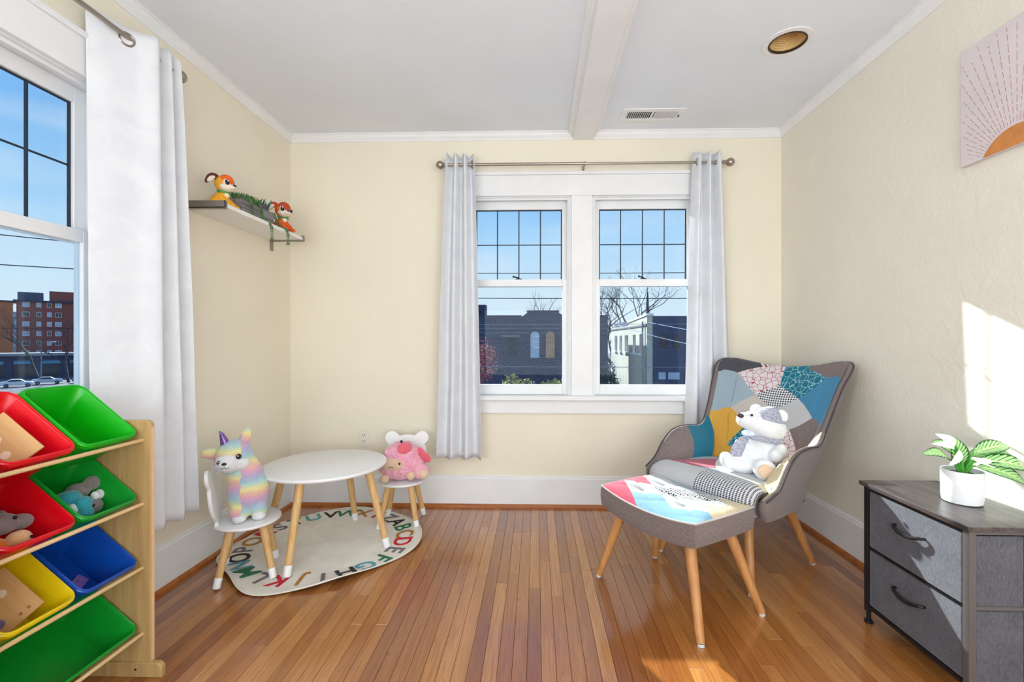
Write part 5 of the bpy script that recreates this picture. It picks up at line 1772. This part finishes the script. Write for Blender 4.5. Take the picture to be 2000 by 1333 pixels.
# -- dark brick building with two arched windows
b = thing('brick_building', 'dark slate brick building with two arched windows across the street', 'building', (0, 28, GZ))
zr = 2.62 - GZ
poly = [(-4.9, 0), (4.4, 0), (4.4, zr), (1.75, zr), (1.35, zr + 0.27), (-0.5, zr + 0.27), (-0.85, zr), (-4.9, zr)]
part('wall', MB().prism(poly, 'y', 0, 5.2), 'slate_brick', b)
part('coping', MB().box(-0.56, 1.41, -0.08, 0.3, zr + 0.27, zr + 0.37).box(-4.95, -0.9, -0.06, 0.3, zr, zr + 0.07).box(1.78, 4.45, -0.06, 0.3, zr, zr + 0.07), 'roof_dark', b)
for k in range(5):
    part('brick_course', MB().box(-4.9, 4.4, -0.03, 0.0, zr - 0.75 - k * 0.09, zr - 0.72 - k * 0.09), 'stone_cap', b) if k in (0, 3) else None
def arch(x0, x1, z0, z1, n=12):
    r_ = (x1 - x0) / 2
    return [(x0, z0), (x1, z0)] + [((x0 + x1) / 2 + r_ * math.cos(PI * i / n), z1 - r_ + r_ * math.sin(PI * i / n)) for i in range(n + 1)]
for x0, gm, boards in ((-0.34, 'far_glass', False), (0.60, 'boarded', True)):  # pale glass colour stands for the sky reflected in the first pane
    x1 = x0 + 0.54
    w_ = part('window', MB().prism(arch(x0 - 0.07, x1 + 0.07, 0.02 - GZ, 1.76 - GZ), 'y', -0.05, 0.0), 'roof_dark', b)
    part('pane', MB().prism(arch(x0, x1, 0.08 - GZ, 1.70 - GZ), 'y', -0.07, -0.051), gm, w_)
    if boards:
        for z in (0.55, 1.0, 1.32):
            part('board_joint', MB().box(x0, x1, -0.078, -0.07, z - GZ, z + 0.02 - GZ), 'bark', w_)
    else:
        part('sash_frame', MB().box(x0 + 0.14, x0 + 0.20, -0.085, -0.07, 0.66 - GZ, 1.42 - GZ).box(x0 + 0.14, x1 - 0.02, -0.085, -0.07, 1.36 - GZ, 1.42 - GZ).box(x0 + 0.14, x1 - 0.04, -0.085, -0.07, 1.02 - GZ, 1.07 - GZ).box(x0 + 0.14, x1 - 0.02, -0.085, -0.07, 0.66 - GZ, 0.74 - GZ), 'frame_white', w_)
part('porch_ledge', MB().box(-2.1, -1.0, -0.5, 0.0, 1.36 - GZ, 1.46 - GZ), 'stone_cap', b)
part('doorway', MB().box(-1.75, -1.1, -0.03, 0.0, 0.1 - GZ, 1.32 - GZ), 'roof_dark', b)
# -- gabled house at the left of it
h = thing('gabled_house', 'steep dark gabled house at the left edge of the back window', 'house', (-4.75, 34, GZ))
part('wall', MB().box(-2.6, 1.0, 0, 6, 0, 9.6), 'navy_shade_brick', h)
part('roof', MB().prism([(-2.8, 9.5), (1.2, 9.5), (0.95, 10.1), (-0.9, 12.4), (-2.8, 10.0)], 'y', -0.3, 6.3), 'roof_dark', h)
part('chimney', MB().box(0.35, 0.95, 0.2, 1.2, 9.5, 11.35), 'slate_brick', h)
part('window', MB().box(-0.6, 0.1, -0.36, -0.3, 9.6, 10.6), 'dark_glass', h)
# -- pale brick building, sunlit side
p = thing('pale_brick_building', 'pale brick building with its sunlit side wall and narrow windows', 'building', (6.05, 25, GZ))
part('side_wall', MB().prism([(0, 0), (11.8, 0), (11.8, 2.1 - GZ), (5.0, 2.1 - GZ), (5.0, 2.30 - GZ), (0, 2.50 - GZ)], 'x', 0, 0.3), 'pale_brick', p)
part('front_wall', MB().box(0.3, 5.5, 0, 11.8, 0, 2.48 - GZ), 'navy_shade_brick', p)  # dark brick colour stands for shade on the pale building's front
part('coping', MB().prism([(-0.1, 2.50 - GZ), (5.0, 2.30 - GZ), (5.0, 2.42 - GZ), (-0.1, 2.62 - GZ)], 'x', -0.06, 0.34), 'frame_white', p)
part('string_course', MB().box(-0.06, 0.0, 0, 11.8, 1.93 - GZ, 2.02 - GZ), 'roof_dark', p)
for y, hw in ((9.6, 0.45), (7.7, 0.38), (5.6, 0.5), (3.2, 0.32), (1.4, 0.28)):
    w_ = part('window', MB().box(-0.03, 0.0, y - hw, y + hw, 0.40 - GZ, 1.50 - GZ), 'dark_glass', p)
    part('window_sill', MB().box(-0.16, 0.0, y - hw - 0.12, y + hw + 0.12, 0.28 - GZ, 0.40 - GZ), 'frame_white', w_)
for x0, x1 in ((0.62, 1.0), (1.14, 1.75)):
    part('window', MB().box(x0, x1, -0.04, 0.0, -0.98 - GZ, -0.60 - GZ), 'far_glass', p)
for x0, x1 in ((0.75, 1.15), (1.4, 1.8)):
    part('window', MB().box(x0, x1, -0.04, 0.0, 0.75 - GZ, 1.45 - GZ), 'dark_glass', p)
part('downpipe', MB().tube([(-0.1, 0.6, 0.0), (-0.1, 0.6, 2.2 - GZ)], 0.05, 8), 'stone_cap', p, True)

# -- trees
def bare_tree(label, loc, height, spread, seed, levels=6, name='bare_tree', thick=0.022):
    rg_ = random.Random(seed)
    root = thing(name, label, 'tree', loc)
    tr_, br = MB(), MB()
    def grow(p, d, L, r_, lv):
        n = 4
        pts, q, dd = [p], p, d
        for i in range(n):
            dd = (dd + Vector((rg_.uniform(-1, 1), rg_.uniform(-1, 1), rg_.uniform(-0.5, 0.8))) * 0.16).normalized()
            q = q + dd * (L / n)
            pts.append(q)
        (tr_ if lv == 0 else br).tube(pts, [r_ * (1 - 0.45 * i / n) for i in range(n + 1)], 5 if lv < 2 else 3, False)
        if lv >= levels:
            return
        for k in range(3 if lv < 2 else rg_.choice((2, 2, 3))):
            a = rg_.uniform(0, 2 * PI)
            sp = rg_.uniform(0.45, 0.95) * spread
            nd = (dd + Vector((math.cos(a), math.sin(a), rg_.uniform(-0.1, 0.4))) * sp).normalized()
            grow(pts[-1 if k < 2 else -2], nd, L * rg_.uniform(0.62, 0.80), r_ * 0.55, lv + 1)
    grow(Vector((0, 0, 0)), Vector((0, 0, 1)), height * 0.36, height * thick, 0)
    tr_.obj('trunk', 'bark', root, True)
    br.obj('branches', 'bark', root)
    return root
bare_tree('large bare tree rising behind the pale brick building', (10.2, 47, GZ), 14.8, 1.05, 4, 7, thick=0.036)
bare_tree('small bare tree peeking above the dark brick parapet', (-1.5, 46, GZ), 12.4, 0.6, 9, 6, thick=0.02)
def leafy(label, loc, size, col, n, seed, stem, name='shrub', leaf_s=0.05, cat='shrub', c2=None):
    mt = 'leaf_' + label.split()[0] + str(seed)
    furmat(mt, col, c2, 4)
    rg_ = random.Random(seed)
    root = thing(name, label, cat, loc)
    m_ = MB()
    for i in range(n):
        while True:
            q = Vector((rg_.uniform(-1, 1), rg_.uniform(-1, 1), rg_.uniform(-1, 1)))
            if 0.25 < q.length < 1:
                break
        nn_ = noise.noise(q * 2.3 + Vector((seed, 0, 0)))
        c = Vector((q.x * size[0], q.y * size[1], q.z * size[2])) * (1 + 0.35 * nn_)
        u = Vector((rg_.uniform(-1, 1), rg_.uniform(-1, 1), rg_.uniform(-0.4, 1))).normalized()
        w_ = u.cross(Vector((rg_.uniform(-1, 1), rg_.uniform(-1, 1), rg_.uniform(-1, 1)))).normalized()
        s_ = leaf_s * rg_.uniform(0.6, 1.3)
        c = c + Vector((0, 0, stem + size[2]))
        m_.add([c - u * s_, c + w_ * s_ * 0.45, c + u * s_, c - w_ * s_ * 0.45], [(0, 1, 2, 3)])
    m_.obj('foliage', mt, root, fix=False)
    st = MB()
    for k in range(4):
        st.tube([(0.05 * k, 0, 0), (0.1 * (k - 1.5), 0.05 * k, stem * 0.6), (size[0] * 0.4 * (k - 1.5) / 1.5, size[1] * 0.2 * (k % 2), stem + size[2])], [0.06, 0.045, 0.02], 5)
    st.obj('stem', 'bark', root, True)
    return root
leafy('olive green bushy tree top below the left back window', (-0.55, 12, GZ), (0.62, 0.5, 0.85), (196, 190, 120), 2600, 21, 6.0, leaf_s=0.06, c2=(96, 108, 66))
leafy('yellow green tree top beside the window mullion', (0.55, 13, GZ), (0.55, 0.5, 0.8), (178, 186, 112), 2200, 22, 5.95, leaf_s=0.06, c2=(86, 106, 64))
leafy('dark green tree beside the pale brick building', (3.75, 24, GZ), (0.75, 0.7, 2.1), (66, 96, 84), 3200, 23, 3.3, leaf_s=0.09, c2=(36, 58, 58))
leafy('red leaved tree in front of the dark brick building', (-2.55, 20, GZ), (0.85, 0.7, 1.1), (206, 108, 100), 1200, 24, 6.6, 'red_tree', 0.07, 'tree', (112, 70, 86))
leafy('dull green hedge under the red leaved tree', (-2.3, 21, GZ), (1.1, 0.8, 2.4), (84, 84, 92), 2600, 25, 1.8, leaf_s=0.09, c2=(52, 54, 70))
cf = thing('conifer', 'thin dark conifer spire beside the large bare tree', 'tree', (14.6, 60, GZ))
m_ = MB()
for i in range(26):
    z = 9.0 + i * 0.24
    r_ = (26 - i) / 26 * 0.75 + 0.05
    for k in range(7):
        a = k * 0.9 + i
        m_.tube([(0, 0, z), (r_ * math.cos(a), r_ * math.sin(a), z - 0.25)], [0.10, 0.01], 4)
furmat('conifer_green', (58, 74, 82), (40, 52, 62), 5)
m_.obj('boughs', 'conifer_green', cf)
MB().tube([(0, 0, 0), (0, 0, 15.6)], [0.25, 0.03], 6).obj('trunk', 'bark', cf)

# -- overhead wires
def wire(label, p0, p1, sag, r_=0.012, mat='wire_black'):
    o = thing('power_line', label, 'cable', p0)
    P0, P1 = Vector((0, 0, 0)), Vector(p1) - Vector(p0)
    MB().tube([P0.lerp(P1, i / 24) - Vector((0, 0, sag * 4 * (i / 24) * (1 - i / 24))) for i in range(25)], r_, 5).obj('cable', mat, o, True)
wire('upper black cable crossing both back windows', (-9, 15, 3.42), (10, 15, 3.38), 0.06, 0.013)
wire('middle black cable crossing the lower back sashes', (-9, 15, 2.60), (10, 15, 2.52), 0.05, 0.013)
wire('pale cable crossing the dark brick building', (-9, 15, 1.67), (10, 15, 1.70), 0.03, 0.010, 'stone_cap')
wire('lowest grey cable across the back windows', (-9, 15, 0.30), (10, 15, 0.27), 0.03, 0.012, 'stone_cap')
wire('white service cable sagging from the pale brick building', (4.4, 24.4, 1.95), (10, 15, 0.45), 0.35, 0.016, 'wire_white')
wire('white upper service cable running right from the pale building', (6.0, 24.4, 2.1), (10, 15, 0.85), 0.12, 0.016, 'wire_white')

# ---------------------------------------------------------------- view from the left window
def turn(x, y):
    return math.atan2(-x, y)
a = thing('apartment_block', 'red brick apartment block with rows of windows beyond the left window', 'building', (-154.5, 140, GZ), turn(-154.5, 140))
part('wall', MB().box(-6.6, 9.0, 0, 12, 0, 13.2 - GZ), 'red_brick', a)
part('roof_eave', MB().box(-7.3, 9.2, -0.7, 12.4, 13.2 - GZ, 13.8 - GZ), 'roof_dark', a)
part('penthouse', MB().box(-6.4, -0.9, 0.8, 9, 13.8 - GZ, 16.3 - GZ), 'navy_shade_brick', a)
part('penthouse', MB().box(0.4, 8.5, 0.8, 9, 13.8 - GZ, 17.0 - GZ), 'red_brick', a)
for row in range(6):
    for x in (-4.6, -1.9, 0.4, 2.4):
        hw = 0.75 if x in (-4.6, 2.4) else 0.52
        z = 12.4 - row * 3.0 - GZ
        w_ = part('window', MB().box(x - hw, x + hw, -0.12, 0.0, z - 0.75, z + 0.75), 'frame_white', a)
        part('pane', MB().box(x - hw + 0.1, x - 0.04, -0.16, -0.121, z - 0.63, z + 0.63).box(x + 0.04, x + hw - 0.1, -0.16, -0.121, z - 0.63, z + 0.63), 'far_glass' if (row + int(x)) % 3 else 'dark_glass', w_)
c = thing('orange_brick_block', 'orange brick block at the far left edge of the left window', 'building', (-137.5, 113, GZ), turn(-137.5, 113))
part('wall', MB().box(-8, 2.4, 0, 12, 0, 11.2 - GZ), 'orange_brick', c)
part('coping', MB().box(-8.2, 2.6, -0.2, 12.2, 11.2 - GZ, 11.6 - GZ), 'roof_dark', c)
c = thing('blue_tower', 'narrow pale blue building between the two brick blocks', 'building', (-184, 158, GZ), turn(-184, 158))
part('wall', MB().box(-3.5, 2.5, 0, 8, 0, 11.5 - GZ), 'teal_wall', c)
for k in range(5):
    part('window', MB().box(-2.6, 1.6, -0.1, 0, 9.6 - k * 2.6 - GZ, 10.8 - k * 2.6 - GZ), 'far_glass', c)
sft = thing('low_shops', 'row of low flat roofed shops behind the parked cars', 'building', (-113, 106, GZ), turn(-113, 106))
part('wall', MB().box(-14, 14, 0, 8, 0, 5.2), 'navy_shade_brick', sft)
part('roof', MB().box(-14.4, 14.4, -1.0, 8.4, 5.2, 5.8), 'grey_roof', sft)
for x in (-11, -6.5, -2, 2.5, 7, 11):
    part('shopfront', MB().box(x - 1.6, x + 1.6, -0.1, 0, 0.5, 3.0), 'dark_glass', sft)
    part('sign', MB().box(x - 1.5, x + 1.5, -0.2, 0, 3.3, 4.2), 'teal_wall' if x < 0 else 'stone_cap', sft)
for x, y, hh, sd in ((-108, 96, 15, 31), (-97, 92, 13, 32)):
    bare_tree({31: 'tall bare street tree in front of the apartment block', 32: 'bare street tree nearest the window frame', 33: 'bare street tree by the orange brick block'}[sd], (x, y, GZ), hh, 0.75, sd, 6)
def car(label, loc, rz, body, group=None):
    c_ = thing('car', label, 'car', loc, rz)
    P_ = [(-2.1, 0.35), (2.1, 0.35), (2.15, 0.7), (1.9, 0.92), (1.05, 1.0), (0.45, 1.42), (-0.75, 1.45), (-1.45, 1.05), (-2.1, 0.98), (-2.18, 0.7)]
    o = MB().prism(P_, 'y', -0.85, 0.85).obj('body', body, c_)
    mod(o, 'BEVEL', width=0.08, segments=2, limit_method='ANGLE')
    MB().prism([(0.92, 1.02), (0.42, 1.36), (-0.70, 1.38), (-1.28, 1.06)], 'y', -0.87, 0.87).obj('glass', 'dark_glass', c_)
    for x in (-1.35, 1.35):
        for y in (-0.8, 0.8):
            w_ = MB().tube([(x, y - 0.11, 0.33), (x, y + 0.11, 0.33)], 0.33, 16).obj('wheel', 'toy_black', c_, True)
            MB().tube([(x, y - 0.12, 0.33), (x, y + 0.12, 0.33)], 0.18, 10).obj('hubcap', 'stone_cap', w_, True)
    for x, s_ in ((2.12, 1), (-2.14, -1)):
        MB().box(x - 0.03, x + 0.05, -0.75, -0.4, 0.66, 0.82).box(x - 0.03, x + 0.05, 0.4, 0.75, 0.66, 0.82).obj('lamp', 'frame_white', c_)
plain('car_silver', (186, 198, 214), 0.3, 0.2)
plain('car_blue', (92, 108, 176), 0.3, 0.2)
plain('car_white', (226, 232, 238), 0.3)
car('silver car parked in front of the shops, seen through the left window', (-97.7, 88.5, GZ), turn(-98, 88), 'car_silver')
car('blue car parked right of the silver car', (-93.2, 92.0, GZ), turn(-94, 91), 'car_blue')
car('white car at the left edge above the green bin', (-97.5, 83.0, GZ), turn(-97, 83), 'car_white')
for k, (x, y, lb) in enumerate(((-104, 93, 'pale lamp post left of the parked silver car'), (-91, 95, 'pale lamp post behind the blue car'))):
    lp = thing('street_lamp', lb, 'street lamp', (x, y, GZ), turn(x, y))
    MB().tube([(0, 0, 0), (0, 0, 8.2)], [0.14, 0.09], 8).obj('post', 'stone_cap', lp, True)
    MB().tube([(0, 0, 8.1), (0.8, 0, 8.5), (1.7, 0, 8.5)], 0.07, 6).obj('arm', 'stone_cap', lp, True)
    MB().ell((1.8, 0, 8.44), (0.4, 0.15, 0.1)).obj('lamp_head', 'frame_white', lp, True)
up_ = thing('utility_pole', 'dark utility pole at the edge of the left window', 'pole', (-27.2, 26.9, GZ))
MB().tube([(0, 0, 0), (0, 0, 12.3)], [0.14, 0.10], 8).obj('post', 'bark', up_, True)
MB().box(-0.7, 0.7, -0.05, 0.05, 11.3, 11.42).obj('crossarm', 'bark', up_)
wire('upper cable across the left window', (-38, 18, 7.25), (-22, 32, 7.15), 0.1, 0.03)
wire('second cable across the left window', (-38, 18, 5.35), (-27.2, 27, 5.45), 0.05, 0.03)
wire('low cable across the apartment block', (-38, 18, 1.75), (-22, 32, 2.0), 0.05, 0.02)
wire('lowest cable above the shop roofs', (-38, 18, 0.1), (-22, 32, 0.05), 0.1, 0.02)

for x, y, lb in ((-9, 15, 'utility pole left of the back windows carrying the cables'), (10, 15, 'utility pole right of the back windows carrying the cables'), (-38, 18, 'utility pole beyond the near left window'), (-22, 32, 'utility pole beyond the far left corner of the room')):
    q_ = thing('utility_pole', lb, 'pole', (x, y, GZ))
    MB().tube([(0, 0, 0), (0, 0, 16.0)], [0.15, 0.11], 8).obj('post', 'bark', q_, True)
    MB().box(-0.6, 0.6, -0.05, 0.05, 15.2, 15.32).obj('crossarm', 'bark', q_)

plain('house_cream', (206, 200, 186), 0.85)
plain('house_sage', (150, 162, 146), 0.85)
for k, (x, y, hh, mt, lb) in enumerate(((-125, 78, 12, 'red_brick', 'brick block down the street past the near left window'), (-118, 50, 9, 'house_cream', 'cream house far down the street to the left'), (-122, 22, 10, 'house_sage', 'sage green house far to the left of the room'),
        (-120, -8, 11, 'house_cream', 'tall cream house far behind the left wall'), (-13, 33, 10.5, 'house_sage', 'sage house hidden left of the back windows'), (-26, 38, 9.5, 'house_cream', 'cream house further left of the back windows'), (22, 30, 10, 'red_brick', 'brick house beyond the pale brick building'))):
    q_ = thing('street_house', lb, 'house', (x, y, GZ), turn(x, y))
    W_ = 4.6 if y in (33, 38, 30) else 10
    part('wall', MB().box(-W_, W_, 0, 9, 0, hh - 2), mt, q_)
    part('roof', MB().prism([(-W_ - 0.5, hh - 2), (W_ + 0.5, hh - 2), (0, hh + 1.2)], 'y', -0.5, 9.5), 'roof_dark', q_)
    for r_ in range(2):
        for c_ in range(4):
            xx = -W_ * 0.75 + c_ * W_ * 0.5
            w_ = part('window', MB().box(xx - 0.6, xx + 0.6, -0.08, 0, 1.6 + r_ * 3.2, 3.2 + r_ * 3.2), 'frame_white', q_)
            part('pane', MB().box(xx - 0.5, xx + 0.5, -0.12, -0.081, 1.7 + r_ * 3.2, 3.1 + r_ * 3.2), 'dark_glass', w_)
